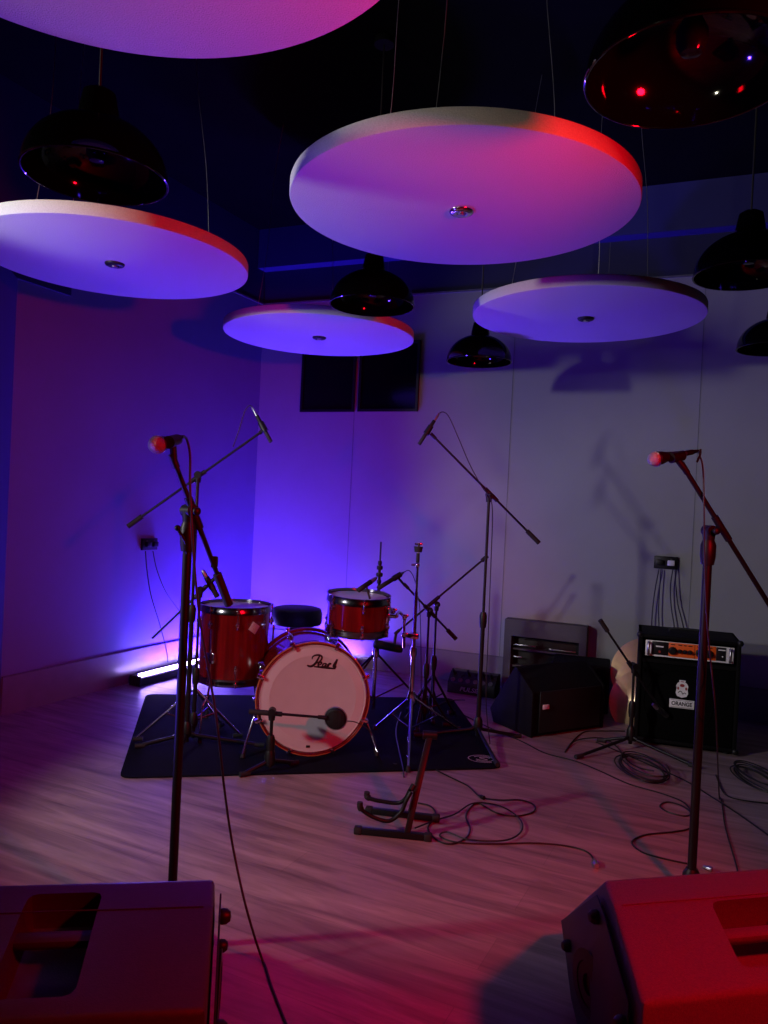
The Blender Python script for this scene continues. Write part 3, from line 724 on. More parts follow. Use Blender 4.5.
# hi-hat stand behind the rack tom
y11 = 4.80; t11 = at(381, 541, y11); B11 = V((t11.x - .0, y11, 0)); z11 = lambda v: 1.35 - (v - 503.5) / 760 * y11
hs = thing('hi_hat_stand', 'bare hi-hat stand with a thin rod sticking up behind the rack tom', 'cymbal stand', B11)
cyl_part('pull_rod', B11 + Z * z11(590), B11 + Z * z11(541), .0055, m_blk, hs)
cyl_part('upper_sleeve', B11 + Z * z11(600), B11 + Z * z11(560), .009, m_blk, hs)
cyl_part('main_tube', B11 + Z * .05, B11 + Z * z11(588), .012, m_chrome, hs)
for v, r in ((562, .012), (567, .018), (574, .020), (581, .013)):
    MB().lathe([(0, -.012), (r, -.012), (r * 1.1, 0), (r, .012), (0, .012)], B11 + Z * z11(v), Z, 16).build('rod_clutch', m_blk, hs)
c11 = B11 + Z * z11(652)
MB().lathe([(0, -.03), (.02, -.03), (.024, 0), (.02, .03), (0, .03)], c11, Z, 16).build('leg_collar', m_chrome, hs)
for a in (.35, 2.6, 3.9):
    f = B11 + V((.40 * math.cos(a), .30 * math.sin(a), 0)); f.z = gz(f)
    l_ = MB().tube([c11, f + Z * .014], .007, 10); l_.tube([B11 + Z * .12, c11.lerp(f, .5)], .005, 8)
    lo = l_.build('leg', m_stand, hs); MB().cyl(f + Z * .002, f + Z * .03, .013, .010, n=12).build('rubber_foot', m_blkmatte, lo)
MB().box(B11 + V((-.16, -.14, .04)), (.08, .26, .012), Y=(0, 1, .08), bev=.004).build('foot_pedal', m_blk, hs)

# drum throne
y12 = 5.0; ctop = at(297, 616, y12); B12 = V((ctop.x, y12, 0)); zs = ctop.z
th_ = thing('drum_throne', 'round black padded drum stool behind the bass drum', 'stool', B12)
MB().lathe([(0, -.055), (.14, -.055), (.158, -.05), (.166, -.035), (.166, .02), (.158, .045), (.13, .058), (.06, .062), (0, .062)], B12 + Z * zs, Z, 48).build('seat', m_leather, th_)
MB().torus(B12 + Z * (zs + .048), Z, .152, .004, 48, 6).build('seat_piping', m_leather, th_)
cyl_part('post', B12 + Z * .1, B12 + Z * (zs - .055), .0125, m_chrome, th_)
MB().lathe([(0, 0), (.05, 0), (.045, .02), (.02, .04), (0, .04)], B12 + Z * (zs - .095), Z, 20).build('seat_mount', m_blk, th_)
for a in (.5, 2.6, 4.7):
    f = B12 + V((.25 * math.cos(a), .25 * math.sin(a), 0)); f.z = gz(f); l_ = MB().tube([B12 + Z * .34, f + Z * .014], .008, 10); l_.tube([B12 + Z * .12, (B12 + Z * .34).lerp(f, .55)], .006, 8)
    lo = l_.build('leg', m_chrome, th_); MB().cyl(f + Z * .002, f + Z * .03, .014, .010, n=12).build('rubber_foot', m_blkmatte, lo)

# ------------------------------------------------------------------ guitar stand
gs_ = thing('guitar_stand', 'empty folding black guitar stand on the floor before the rug', 'guitar stand', fl(408, 826))
f0, f1 = fl(358, 830, .015), fl(428, 837, .015); r0, r1 = fl(369, 810, .015), fl(436, 818, .015)
for (p, q) in ((f0, f1), (r0, r1)):
    d = (q - p).normalized()
    lo = MB().box(p.lerp(q, .5), ((q - p).length, .028, .024), d, Z.cross(d), Z, bev=.003).build('foot_bar', m_stand, gs_)
    for e in (p, q): MB().box(e, (.032, .034, .030), d, Z.cross(d), Z, bev=.006).build('end_cap', m_blkmatte, lo)
pt = at(430, 735, f0.lerp(r0, .5).y + .06)
for (p, q, k) in ((f0, f1, .70), (r0, r1, .62)):
    b_ = p.lerp(q, k); d = (pt - b_).normalized()
    lo = MB().box(b_.lerp(pt, .5), (.026, .022, (pt - b_).length), V((1, 0, 0)), V((1, 0, 0)).cross(d) * -1, d, bev=.003).build('upright', m_stand, gs_)
MB().cyl(pt - V((.03, 0, 0)), pt + V((.03, 0, 0)), .018, n=14).build('top_hinge', m_blk, gs_)
ym = f0.y
for pts in ([(367, 795), (369, 798), (380, 801), (397, 803), (405, 799), (410, 790)], [(360, 805), (361, 809), (373, 817), (389, 821), (401, 812), (406, 801), (411, 792)]):
    dy = .10 if pts[0][0] == 367 else 0
    pp = [at(u, v, ym + dy * (1 - k / len(pts)) - .02 + .04 * k / len(pts)) for k, (u, v) in enumerate(pts)]
    lo = MB().tube(pp, .0085, 10, sm=5).build('cradle_arm', m_stand, gs_)
    MB().tube([pp[0] + Z * .012, pp[0] - Z * .006, pp[1]], .0125, 10, sm=3).build('rubber_tip', m_blkmatte, lo)
MB().tube([at(411, 790, ym + .02), at(414, 785, ym + .03)], .012, 10).build('cradle_joint', m_blk, gs_)

# ------------------------------------------------------------------ bass amplifier
FL_, FR_ = fl(633.5, 743), fl(736, 757)
ua = (FR_ - FL_).normalized(); na = V((ua.y, -ua.x, 0)); WA = (FR_ - FL_).length; HA, DA = .655, .40
def ap(a, z, c=0.0): return FL_ + ua * a + Z * z - na * c            # c = depth behind the front
amp = thing('bass_amplifier', 'black bass combo amplifier with an orange control strip and crest', 'amplifier', ap(WA / 2, 0, DA / 2))
t = .022
cb = MB()
cb.box(ap(t / 2, HA / 2 + .01, DA / 2), (t, DA, HA - .02), ua, na, Z, bev=.006)
cb.box(ap(WA - t / 2, HA / 2 + .01, DA / 2), (t, DA, HA - .02), ua, na, Z, bev=.006)
cb.box(ap(WA / 2, HA - t / 2, DA / 2), (WA, DA, t), ua, na, Z, bev=.006)
cb.box(ap(WA / 2, .02 + t / 2, DA / 2), (WA, DA, t), ua, na, Z, bev=.006)
cb.box(ap(WA / 2, HA / 2, DA - .01), (WA - .02, .016, HA - .06), ua, na, Z)
cb.box(ap(WA / 2, HA - .155, .10), (WA - .03, .18, .022), ua, na, Z)
cb.build('cabinet', m_tolex, amp)
gz0, gz1 = .045, HA - .17
gr = MB().box(ap(WA / 2, (gz0 + gz1) / 2, .022), (WA - 2 * t - .004, .016, gz1 - gz0), ua, na, Z, bev=.004).build('grille_cloth', m_cloth, amp)
MB().torus(ap(WA * .42, (gz0 + gz1) / 2, .0135), na, .19, .004, 48, 6).build('speaker_ring', m_cloth, gr)
for a in (.05, WA - .05):
    for c in (.05, DA - .05): MB().cyl(ap(a, 0, c), ap(a, .022, c), .02, n=14).build('rubber_foot', m_blkmatte, amp)
# control strip
pz0, pz1 = HA - .128, HA - .036; px0, px1 = .040, WA - .035
def facebox(a0, a1, z0, z1, c, th, m, name, par, bev=.001): return MB().box(ap((a0 + a1) / 2, (z0 + z1) / 2, c), (a1 - a0, th, z1 - z0), ua, na, Z, bev=bev).build(name, m, par)
pan = facebox(px0, px1, pz0, pz1, .02, .008, m_white, 'control_panel', amp)
PW = px1 - px0
ox0, ox1 = px0 + PW * .27, px0 + PW * .80
facebox(ox0, ox1, pz0 + .008, pz1 - .002, .0145, .003, m_orange, 'orange_faceplate', pan)
facebox(px0 + PW * .075, ox0 - .002, pz0 + .010, pz1 - .004, .0145, .003, m_blk, 'input_plate', pan)
facebox(ox1 + .002, px1 - PW * .09, pz0 + .010, pz1 - .004, .0145, .003, m_blk, 'switch_plate', pan)
zc = (pz0 + pz1) / 2 - .004
for k, r in ((.085, .024), (.235, .013), (.345, .013), (.455, .013), (.66, .024), (.86, .024)):
    c_ = ap(ox0 + (ox1 - ox0) * k, zc, .013)
    kb = MB().lathe([(0, 0), (r, 0), (r * .9, .010), (r * .72, .013), (r * .68, .022), (0, .023)], c_, na, 20).build('knob', m_blk, pan)
for k0, k1, dz in ((.04, .13, .0), (.2, .28, 0), (.32, .38, 0), (.42, .50, 0), (.60, .70, 0), (.80, .92, 0)):
    facebox(ox0 + (ox1 - ox0) * k0, ox0 + (ox1 - ox0) * k1, pz1 - .016, pz1 - .011, .0125, .001, m_ink, 'printed_mark', pan, 0)
facebox(ox0 + (ox1 - ox0) * .548, ox0 + (ox1 - ox0) * .556, pz0 + .008, pz1 - .002, .0125, .001, m_ink, 'divider_line', pan, 0)
facebox(px0 + PW * .12, px0 + PW * .21, zc + .014, zc + .022, .0125, .002, m_white, 'white_switch', pan, 0)
MB().cyl(ap(px0 + PW * .165, zc - .012, .0135), ap(px0 + PW * .165, zc - .012, .006), .007, n=12).build('input_jack', m_crestred, pan)
facebox(ox1 + .012, ox1 + .05, pz1 - .022, pz1 - .016, .0125, .002, m_white, 'model_mark', pan, 0)
MB().cyl(ap(ox1 + .035, zc - .006, .0135), ap(ox1 + .035, zc - .006, .008), .004, n=10).build('indicator_lamp', m_white, pan)
for a in (px0 + .017, px1 - .022):
    hd = MB().tube([ap(a, pz0 + .012, .016), ap(a, pz0 + .012, -.006), ap(a, pz0 + .022, -.014), ap(a, pz1 - .022, -.014), ap(a, pz1 - .012, -.006), ap(a, pz1 - .012, .016)], .0075, 10).build('rack_handle', m_steel, pan)
# crest and name plate
cz, ca = HA - .305, WA * .455
cr_ = [(-.034, -.026), (-.026, -.042), (0, -.050), (.026, -.042), (.034, -.026), (.030, .004), (.034, .018), (.026, .034), (.016, .040), (.018, .052), (-.018, .052), (-.016, .040), (-.026, .034), (-.034, .018), (-.030, .004)]
crest = MB().prism([ap(ca + x, cz + z, .013) for x, z in cr_], na * .003).build('crest', m_white, amp)
rd_ = MB()
for (x, z, w, h) in ((0, .022, .026, .018), (-.022, .004, .010, .018), (.022, .004, .010, .018), (0, .044, .022, .004)):
    rd_.lathe([(0, 0), (.5, 0), (.5, .05), (0, .05)], V((0, 0, 0)), V((0, 0, 1)), 12)
    for v in rd_.b.verts:
        if not v.tag: v.co = ap(ca + x, cz + z, .0095) + ua * (v.co.x * w) + Z * (v.co.y * h) + na * (v.co.z * .02); v.tag = True
rd_.build('crest_emblem', m_crestred, crest)
MB().tube([ap(ca + x, cz + z, .0095) for x, z in ((-.02, -.022), (-.010, -.012), (0, -.018), (.004, -.028), (.014, -.020), (.022, -.026))], .0022, 6, sm=3).build('crest_scroll', m_ink, crest)
bz0, bz1, ba0, ba1 = cz - .112, cz - .062, ca - .066, ca + .070
npl = MB().box(ap((ba0 + ba1) / 2, (bz0 + bz1) / 2, .0125), (ba1 - ba0, .004, bz1 - bz0), ua, na, Z, bev=.001).build('name_plate', m_white, amp)
MB().text('ORANGE', ap(ba0 + .012, bz0 + .014, .0105), ua, Z, .024, (ba1 - ba0) - .024, .0008, bold=.03).build('lettering', m_ink, npl, flat=True, recalc=False)
ln = MB()
for z in (bz0 + .005, bz1 - .005): ln.box(ap((ba0 + ba1) / 2, z, .0102), (ba1 - ba0 - .012, .0006, .0015), ua, na, Z)
ln.build('plate_border', m_ink, npl)
for a in (0, WA):
    for z in (.02, HA): MB().sph(ap(a + (.006 if a == 0 else -.006), z + (.006 if z < .1 else -.006), .004), .018, na, .8).build('corner_protector', m_blk, amp)
hh = ap(WA / 2, HA, DA / 2)
MB().tube([hh - ua * .1, hh - ua * .085 + Z * .02, hh + ua * .085 + Z * .02, hh + ua * .1], .008, 8, sm=3).build('carry_handle', m_blkmatte, amp)

# low microphone stand standing before the amplifier
y14 = fl(640, 741).y - .16; B14 = V((at(642, 742, y14).x, y14, 0)); c14 = at(634, 668, y14)
B14.x = c14.x
s9_ = mic_stand('low black boom stand at the left front corner of the bass amplifier', B14, c14, at(662, 712, y14 + .03), at(600, 620, y14 - .03),
    [fl(577, 759), fl(696, 769), B14 + V((-.15, .10, 0))], r=.0095, flat=True, hub=.08, lower=.5, cw=.08)
r_, d9 = pencil_mic('small dark microphone close to the bass amplifier grille', at(667, 716, y14 + .05), at(655, 706, y14 + .03), r=.017, name='amplifier_microphone')

# cymbals leaning behind the amplifier
def cymbal(label, u, v, y, R, tilt):
    c = at(u, v, y); root = thing('cymbal', label, 'cymbal', c, 'cymbals leaning beside the amplifier')
    d = V((-.25, -1, tilt)).normalized()
    MB().lathe([(.006, .032), (.03, .030), (.05, .018), (.06, .010), (R * .6, .004), (R, -.012), (R, -.014), (R * .6, .002), (.06, .008), (.05, .016), (.03, .028), (.006, .030), (.006, .032)], c, d, 64).build('bowl', m_bronze, root)
    MB().torus(c + d * .012, d, .06, .0015, 30, 6).build('bell_edge', m_bronze, root)
    return root
R_ = .24
cymbal('bronze cymbal, rearmost and highest of three behind the amplifier', 648, 674, 5.06, R_, .28)
cymbal('bright bronze cymbal, middle of three leaning behind the amplifier', 650, 690, 5.00, .228, .28)
cymbal('shaded cymbal, front and lowest of three leaning behind the amplifier', 644, 704, 4.93, .218, .28)

# ------------------------------------------------------------------ floor wedge in the middle distance
w1 = fl(534, 735); 
wd = thing('floor_monitor', 'black floor monitor with a small silver badge, before the grey cabinet', 'loudspeaker', w1 + V((.1, .2, 0)))
yA, yB = 4.95, 4.62
Pa = [at(501.5, 708.5, 4.88), at(545.5, 652, 4.92), at(585, 668, 5.02), at(592, 724, 5.0), at(536, 735, 4.66)]
# cabinet: near-left corner tips forward; built as a true wedge prism
wl = [V((0, 0, 0)), V((.0, .36, 0)), V((.0, .40, .16)), V((0, .12, .42)), V((0, -.03, .16))]
rotz = Matrix.Rotation(math.radians(30), 3, 'Z')
wo = fl(531, 737)
def wq(x, y, z): return wo + rotz @ V((x, y, z))
prof = [(-.02, 0), (.34, 0), (.38, .08), (.15, .40), (-.02, .27)]
MB().prism([wq(0, y, z) for y, z in prof], rotz @ V((-.02, 0, 0)), bev=.006).build('side_panel', m_tolex, wd)
MB().prism([wq(.56, y, z) for y, z in prof], rotz @ V((.02, 0, 0)), bev=.006).build('side_panel', m_tolex, wd)
MB().prism([wq(0, y * .985 + .004, z * .985 + .004) for y, z in prof], rotz @ V((.56, 0, 0)), bev=.008).build('cabinet', m_tolex, wd)
# front grille on the camera-side faces
gl_n = (rotz @ V((0, -1, 0)))
gmid = wq(.28, -.02, .15)
gp = MB().box(gmid + gl_n * .008, (.50, .012, .25), rotz @ V((1, 0, 0)), gl_n, Z, bev=.008).build('grille', m_grill, wd)
bdg = on(546, 707, gmid + gl_n * .018, gl_n)
MB().box(bdg, (.05, .004, .028), rotz @ V((1, 0, 0)), gl_n, Z, bev=.001).build('silver_badge', m_white, gp)

# black speaker cabinet beyond it
bq0 = fl(548, 722); 
sb = thing('speaker_cabinet', 'low dark cabinet between the floor monitor and the leaning cymbals', 'loudspeaker', bq0)
bu = V((1, -.30, 0)).normalized(); bn = V((bu.y, -bu.x, 0))
sp0 = at(550, 700, 5.16); sp0.z = 0
W_, H_, D_ = .38, .34, .30
sc0 = sp0 + bu * (W_ / 2) - bn * (D_ / 2)
MB().box(sc0 + Z * (H_ / 2 + .01), (W_, D_, H_ - .02), bu, bn, Z, bev=.01).build('cabinet', m_tolex, sb)
gq = MB().box(sc0 + bn * (D_ / 2 + .004) + Z * (H_ / 2 + .01), (W_ - .05, .008, H_ - .07), bu, bn, Z, bev=.003).build('grille', m_cloth, sb)
for i in (-1, 1):
    for j in (-1, 1): MB().cyl(sc0 + bu * (i * (W_ / 2 - .04)) + bn * (j * (D_ / 2 - .04)), sc0 + bu * (i * (W_ / 2 - .04)) + bn * (j * (D_ / 2 - .04)) + Z * .012, .018, n=12).build('rubber_foot', m_blkmatte, sb)

# grey cabinet against the back wall
ga = on(505, 618, CO + NB * .12, NB); gb = on(587, 628, CO + NB * .12, NB)
sg0, sg1 = (ga - CO).dot(DB), (gb - CO).dot(DB); zg = (ga.z + gb.z) / 2; DG = .24
cabn = thing('storage_cabinet', 'low grey cabinet with a dark open shelf against the back wall', 'cabinet', CO + DB * ((sg0 + sg1) / 2) + NB * .07)
def gp_(s, z, n): return CO + DB * s + NB * n + Z * z
nf, nbk = .12, .012
def gbox(s0, s1, z0, z1, n0, n1, m, name, par, bev=.002): return MB().box(gp_((s0 + s1) / 2, (z0 + z1) / 2, (n0 + n1) / 2), (s1 - s0, n1 - n0, z1 - z0), DB, NB, Z, bev=bev).build(name, m, par)
oz0, oz1 = .06, zg - .12; os0, os1 = sg0 + .055, sg1 - .05
cbm = MB()
for (a, b, c, d) in ((sg0, os0, 0, zg), (os1, sg1, 0, zg), (os0, os1, oz1, zg), (os0, os1, 0, oz0)):
    cbm.box(gp_((a + b) / 2, (c + d) / 2, (nf + nbk) / 2), (b - a, nf - nbk, d - c), DB, NB, Z)
cbm.build('carcass', m_grey, cabn)
gbox(os0, os1, oz0, oz1, nbk, nbk + .012, m_void, 'back_panel', cabn)
for z in (oz0 + (oz1 - oz0) * .35, oz0 + (oz1 - oz0) * .7): gbox(os0, os1, z, z + .014, nbk + .012, nf - .03, m_grey, 'shelf', cabn)
for (k0, k1, z) in ((.03, .36, .80), (.56, .95, .78), (.03, .16, .55), (.70, .95, .52)):
    gbox(os0 + (os1 - os0) * k0, os0 + (os1 - os0) * k1, oz0 + (oz1 - oz0) * z, oz0 + (oz1 - oz0) * z + .008, nf - .03, nf - .022, m_steel, 'metal_rail', cabn, .001)

# stage box
q0, q1 = fl(447, 692), fl(494, 699)
su = (q1 - q0).normalized(); sn = V((su.y, -su.x, 0)); SW = (q1 - q0).length
sbx = thing('stage_box', 'black multicore stage box lettered PULSE on the floor by the back wall', 'stage box', q0.lerp(q1, .5) - sn * .08)
prf = [(0, 0), (0, .075), (.07, .15), (.16, .15), (.16, 0)]
MB().prism([q0 - sn * c + Z * z for c, z in prf], su * SW, bev=.004).build('housing', m_blk, sbx)
MB().text('PULSE', q0 + su * (SW * .27) + Z * .022 + sn * .0005, su, Z, .032, SW * .40, .001, bold=.02, shear=.25).build('lettering', m_steel, sbx, flat=True, recalc=False)
fn = (sn * .075 + Z * .07).normalized(); fy = su.cross(fn) * -1
for j in range(2):
    for k in range(6):
        c = q0 + su * (SW * (.1 + .16 * k)) - sn * (.018 + .034 * j) + Z * (.0945 + .036 * j)
        so = MB().lathe([(0, 0), (.017, 0), (.017, .006), (.012, .007), (.012, .002), (0, .002)], c, fn, 18).build('socket', m_grey if j == 0 else m_blk, sbx)
for k in (0, 2, 4, 5):
    c = q0 + su * (SW * (.1 + .16 * k)) - sn * .052 + Z * .1305
    MB().tube([c, c + fn * .06], .010, 10).build('plugged_connector', m_blk, sbx)

# ------------------------------------------------------------------ wall sockets with their cables
def socket(label, c, d, n, w, h, plugs, dark):
    root = thing('wall_socket', label, 'wall socket', c)
    MB().box(c + n * .012, (w, .022, h), d, n, Z, bev=.004).build('back_plate', m_blk, root)
    for k, m in plugs:
        MB().box(c + d * (k * w) + n * .034, (w * .30, .026, h * .42), d, n, Z, bev=.004).build('plug', m, root)
    for k in (-.26, .22):
        MB().box(c + d * (k * w) + n * .0245 + Z * (h * .28), (.014, .004, .010), d, n, Z, bev=.001).build('rocker_switch', m_white if not dark else m_grey, root)
    return root
lc = on(148, 544, CO, NL)
socket('black double wall socket on the blue-lit left wall', V(lc), DL, NL, .15, .085, ((-.2, m_blk), (.25, m_blk)), True)
rc = on(666, 562.5, CO, NB)
socket('black double wall socket above the bass amplifier', V(rc), DB, NB, .158, .088, ((-.25, m_blk), (.22, m_white)), True)
def wl_pts(pts, P, n, o): return [on(u, v, P + n * o, n) for u, v in pts]
cable('thin lead from the left wall socket to the LED bar', wl_pts([(145.5, 551), (147, 570), (151, 595), (160, 625), (166, 648)], CO, NL, .035) + [on(168, 662, CO + NL * .08, NL)], r=.004)
cable('thin lead from the left wall socket curving right behind the stand', wl_pts([(153, 551), (157, 570), (166, 592), (180, 612), (192, 630), (200, 645), (204, 653)], CO, NL, .035), r=.0035)
for lab, pts in (('outer left lead hanging from the right wall socket', [(659, 569), (655, 590), (652.5, 610), (651.5, 630), (651, 660), (652, 690)]),
                 ('inner left lead hanging from the right wall socket', [(661, 569), (659.5, 590), (658.5, 610), (659, 630), (659, 660), (659, 690)]),
                 ('inner right lead hanging from the right wall socket', [(673, 569), (670.5, 585), (671, 605), (674, 625), (678, 655), (680, 690)]),
                 ('outer right lead hanging from the right wall socket', [(675, 569), (676, 588), (678, 605), (683, 625), (688, 655), (690, 690)])):
    cable(lab, wl_pts(pts, CO, NB, .04), r=.004)

# ------------------------------------------------------------------ floor cables
cable('black cable looping on the floor right of the guitar stand', gl([(436, 770), (450, 777), (468, 786), (481, 797)]) + [fl(500, 800, .011)] + gl([(520, 800), (534, 805), (533, 812), (516, 816), (497, 813), (480, 804), (472, 806), (466, 816), (470, 828), (466, 838), (451, 844), (437, 840), (428, 828), (436, 815), (430, 806), (418, 803)]), r=.0036, plug=(fl(479, 795.5, .012), fl(484, 798, .012), m_blk))
cable('black cable running right from the guitar stand to a loose plug', gl([(415, 828), (436, 820), (455, 814)], .011) + gl([(474, 803), (500, 806), (519, 818), (522, 830), (510, 839), (490, 841), (466, 839), (447, 832)], .011) + gl([(440, 836), (455, 842), (490, 844), (530, 843), (560, 845), (580, 849), (590, 854), (594, 860)]), r=.0034, plug=(fl(594, 859, .010), fl(596.5, 866, .010), m_steel))
cable('cable winding from behind the rug past the amplifier to a silver plug', gl([(458, 712), (490, 728), (521, 741), (545, 753), (575, 761), (600, 771), (629, 784), (660, 793), (683, 802), (691, 813), (684, 816), (668, 812), (660, 806), (668, 802), (684, 807)]) + [fl(693, 816, .010)] + gl([(690, 828), (672, 832), (645, 835), (632, 842), (642, 852), (665, 859), (694, 865)]), r=.0036, plug=(fl(703, 866.5, .010), fl(712, 869.5, .010), m_steel))
cable('black cable crossing the floor from the amplifier to the right edge', gl([(596, 742), (620, 752), (650, 765), (684, 780), (712, 797), (740, 815), (775, 840)], .004), r=.0036)
def coil(label, u, v, rx_, ry_, n, r=.0036):
    c = fl(u, v); sx = c.y / F; pts = []
    rX = rx_ * sx; rY = ry_ * c.y * c.y / (H * F)
    for k in range(n * 14 + 1):
        a = 2 * PI * k / 14; w = 1 + .10 * math.sin(k * .37) ; pts.append(V((c.x + rX * w * math.cos(a) + .012 * math.sin(k * .21), c.y + rY * w * math.sin(a) + .01 * math.cos(k * .3), .004 + .0075 * (k / 14))))
    return cable(label, pts, r, name='coiled_cable', sm=2)
coil('coiled black cable on the floor in front of the amplifier left corner', 642, 771, 20, 13, 5)
coil('heap of coiled black cable on the floor at the right edge', 757, 782, 15, 13, 6)
cable('black cable arching over the floor left of the amplifier', [fl(567, 749, G), fl(575, 741, .012), fl(590, 738, .02), fl(606, 739, .02), fl(618, 748, .012), fl(628, 761, .012), fl(640, 768, .05), fl(654, 771, .06)], r=.0036)
cable('cable lying from the floor monitor to the amplifier foot', gl([(565, 752), (572, 742), (584, 732), (600, 731), (625, 731)], .004), r=.0036)
cable('cable lying right of the front right stand by the coiled heap', gl([(716, 775), (722, 790), (730, 797), (748, 801), (775, 804)], .004), r=.0036)
cable('short cable trailing off the front edge of the rug beside the cymbal stand', [fl(401, 712, .013), fl(396, 730, .013), fl(399, 750, .013), fl(403, 768, .013), fl(404, 777, .004)], r=.003)
cable('cable behind the drum rug running to the stage box', gl([(437, 706), (445, 702), (455, 700), (465, 700)], .012) , r=.0034)

# ------------------------------------------------------------------ foreground stage monitors
def bool_cut(o, cutter):
    md = o.modifiers.new('cut', 'BOOLEAN'); md.operation = 'DIFFERENCE'; md.solver = 'EXACT'; md.object = cutter
    dg = bpy.context.evaluated_depsgraph_get(); me = bpy.data.meshes.new_from_object(o.evaluated_get(dg))
    o.modifiers.clear(); o.data = me; bpy.data.objects.remove(cutter)
    for p in me.polygons: p.use_smooth = True
    me.set_sharp_from_angle(angle=math.radians(38))
def stage_wedge(label, A0, dirx, dy, W, hole, mc):
    """A0: upper far corner on the visible end; dirx: unit vector along the cabinet away from that end; the section runs in depth."""
    dirx = V(dirx).normalized(); dy = V(dy).normalized()      # away from the camera; the cabinet tapers
    root = thing('stage_monitor', label, 'loudspeaker', V((A0.x, A0.y, 0)) + dirx * (W / 2))
    def P(x, y, z): return V((A0.x, A0.y, 0)) + dirx * x + dy * y + Z * z
    zt = A0.z
    sec = [(.53, .11), (.28, .0), (-.34, .0), (-.385, .06), (-.375, zt - .05), (-.11, zt - .004), (0, zt)]
    cab = MB().prism([P(0, y, z) for y, z in sec], dirx * W, bev=.012).build('cabinet', mc, root)
    # handle pocket in the sloping top
    s = V((0, -.265, -.046)).normalized(); sl = dy * s.y + Z * s.z; nn = dirx.cross(sl); nn = nn if nn.z > 0 else -nn
    h0, h1, g0, g1 = hole                                        # along the width, along the slope
    mid = P((h0 + h1) / 2, 0, zt) + sl * ((g0 + g1) / 2)
    ct = MB().box(mid, (h1 - h0, g1 - g0, .16), dirx, sl, nn, bev=.02).build('cutter', m_void, root)
    bpy.context.view_layer.update(); bool_cut(cab, ct)
    bz = P((h0 + h1) / 2, 0, zt) + sl * (g0 + (g1 - g0) * .38) - nn * .018
    MB().box(bz, (h1 - h0 + .01, .035, .022), dirx, sl, nn, bev=.009).build('handle', mc, root)
    # frame bezel at the visible end, end plate with feet and pole socket
    fr = MB()
    endn = -dirx
    inset = [(y * .93 - .0, z * .9 + .02) for y, z in sec]
    ep = MB().prism([P(0, y * .90 + .01, z * .86 + .03) + endn * .012 for y, z in sec], endn * .004, bev=.002).build('end_plate', m_grill, root)
    pc = P(-.016, .03, zt * .45)
    MB().lathe([(0, -.004), (.024, -.004), (.024, .006), (.05, .006), (.05, .0), (0, .0)], pc, endn, 24).build('pole_socket', m_blk, ep)
    MB().lathe([(.052, .0), (.075, .0), (.078, .006), (.052, .008), (.052, .0)], pc, endn, 30).build('socket_flange', m_blk, ep)
    for (y, z) in ((-.02, zt - .075), (.32, .145), (-.31, zt - .13), (-.28, .10)):
        f = P(0, y, z) + endn * .012
        MB().lathe([(0, 0), (.014, 0), (.017, .008), (.016, .018), (.010, .026), (0, .028)], f, endn, 18).build('rubber_foot', m_blk, ep)
    # baffle grille on the far slope
    b0, b1 = P(.03, .48, .145), P(.03, .05, zt - .035); sl2 = (b1 - b0).normalized(); n2 = dirx.cross(sl2); n2 = n2 if n2.z > 0 else -n2
    MB().box(b0.lerp(b1, .5) + dirx * (W / 2 - .03) + n2 * -.004, (W - .06, (b1 - b0).length, .012), dirx, sl2, n2, bev=.005).build('baffle_grille', m_grill, root)
    # moulded ridge line across the top
    rl = P(0, -.11, zt - .0035)
    MB().cyl(rl + dirx * .02, rl + dirx * (W - .02), .0015, n=8).build('ridge', mc, root)
    # lower recess strip on the near side
    MB().box(P(W / 2, -.384, zt * .5), (W - .2, .006, .10), dirx, dy, Z, bev=.002).build('connector_panel', m_blk, root)
    return root
AR, AR2, DR = fl(604, 880, .485), fl(768, 868, .485), fl(641, 1000, .435)
dR = AR - DR; dR.z = 0
stage_wedge('red-lit black stage monitor in the bottom right corner with a recessed handle', AR, AR2 - AR, dR, .66, (.24, .42, .12, .32), m_cab)
AL, AL2, DLf = fl(215, 879, .485), fl(0, 885, .485), fl(207, 1010, .435)
dL_ = AL - DLf; dL_.z = 0
stage_wedge('dark stage monitor in the bottom left corner with a recessed handle', AL, AL2 - AL, dL_, .66, (.235, .385, .04, .33), m_cab_shade)

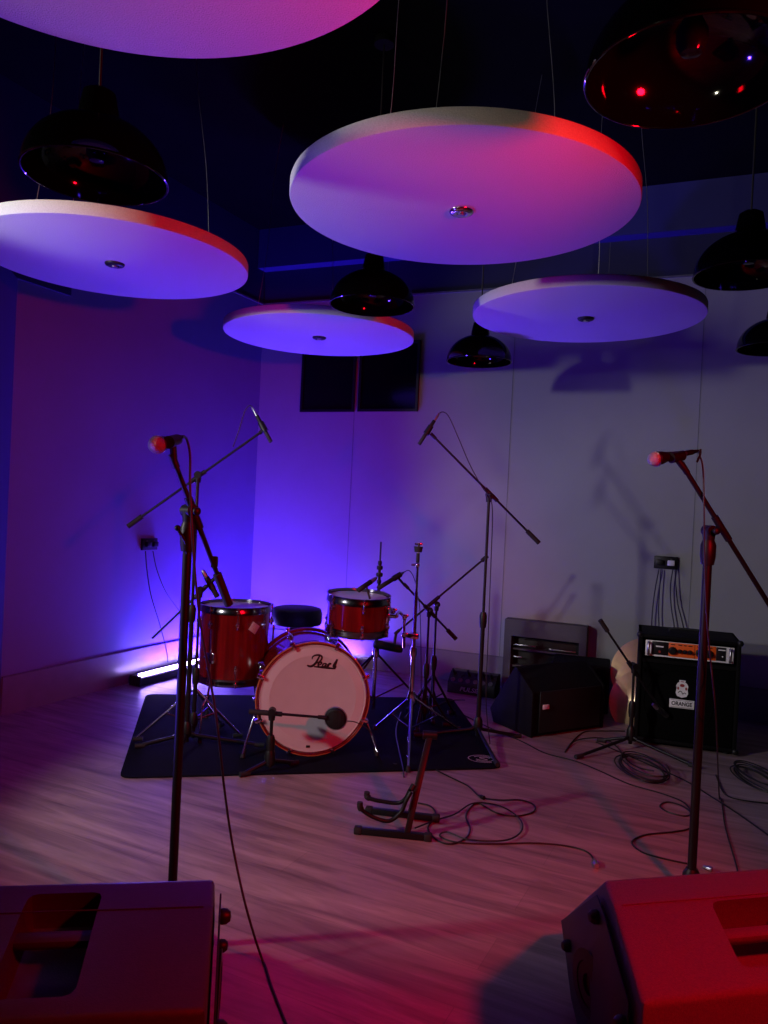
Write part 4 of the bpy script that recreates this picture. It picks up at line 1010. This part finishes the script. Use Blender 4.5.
# ------------------------------------------------------------------ lights
def area(name, loc, target, size, energy, col, shape='DISK', size_y=None, spread=180):
    l = bpy.data.lights.new(name, 'AREA'); l.shape = shape; l.size = size; l.energy = energy; l.color = col; l.spread = math.radians(spread)
    if size_y: l.size_y = size_y
    o = bpy.data.objects.new(name, l); C.objects.link(o); o.location = V(loc)
    o.rotation_euler = (V(target) - V(loc)).to_track_quat('-Z', 'Y').to_euler(); return o
def bar_light(name, base, d, n, L, off, energy, col, tilt):
    l = bpy.data.lights.new(name, 'AREA'); l.shape = 'RECTANGLE'; l.size = L; l.size_y = .05; l.energy = energy; l.color = col
    o = bpy.data.objects.new(name, l); C.objects.link(o)
    z = -(Z * 1.0 + n * tilt).normalized(); x = d.normalized(); y = z.cross(x)    # light shines along -local Z... local z = -direction
    zz_ = -(Z + n * tilt).normalized(); zl = -(-zz_)                                # direction of shine
    dirn = (Z + n * tilt).normalized(); zl = -dirn; yl = zl.cross(x)
    m = Matrix((x, yl, zl)).transposed().to_4x4(); m.translation = V(base) + d * (L / 2) + n * (off + .015) + Z * .10
    o.matrix_world = m; return o
BLUE = (.055, .006, 1.0)
def spot(name, loc, target, half, blend, energy, col, rad=.08):
    l = bpy.data.lights.new(name, 'SPOT'); l.energy = energy; l.color = col; l.spot_size = math.radians(2 * half); l.spot_blend = blend; l.shadow_soft_size = rad
    o = bpy.data.objects.new(name, l); C.objects.link(o); o.location = V(loc)
    o.rotation_euler = (V(target) - V(loc)).to_track_quat('-Z', 'Y').to_euler(); return o
bar_light('led_bar_wash', LBASE + DL * .30, DL, NL, .78, .12, 78, BLUE, -.06)
bar_light('led_bar_wash', BBASE, DB, NB, .40, .10, 40, BLUE, -.12)
def aim(loc, az, el): return V(loc) + V((math.cos(math.radians(az)) * math.cos(math.radians(el)), math.sin(math.radians(az)) * math.cos(math.radians(el)), math.sin(math.radians(el))))
WL = (-2.6, 1.85, 1.74)
spot('white_key_and_fill', WL, aim(WL, 35, -21), 30, .5, 140, (1, .93, .98), .09)
W3 = (-2.6, 1.9, 2.33)
spot('white_key_and_fill', W3, aim(W3, 30, -3), 29, .5, 135, (1, .95, .92), .09)
DISC_FILL = (-2.2, -.6, 1.3)  # added fill to whiten the nearest ceiling disc, not a known lamp
spot('white_key_and_fill', DISC_FILL, (-.5, 1.1, 2.55), 16, .3, 60, (1, .92, .70), .09)
RL = (1.28, .80, 1.86)
spot('red_stage_lamp', RL, aim(RL, 150, -24), 62, .3, 165, (1, .001, .008), .09)
spot('blue_uplighter', (-2.6, 2.4, .12), (.1, 3.0, 2.4), 33, .6, 185, (.09, .03, 1.0), .1)
w = bpy.data.worlds.new('World'); bpy.context.scene.world = w; w.use_nodes = True
w.node_tree.nodes['Background'].inputs['Color'].default_value = (.02, .015, .04, 1); w.node_tree.nodes['Background'].inputs['Strength'].default_value = .05

sc = bpy.context.scene
sc.view_settings.view_transform = 'Standard'; sc.view_settings.look = 'None'; sc.view_settings.gamma = 1; sc.view_settings.exposure = 0
sc.view_settings.use_curve_mapping = False
sc.cycles.use_denoising = True
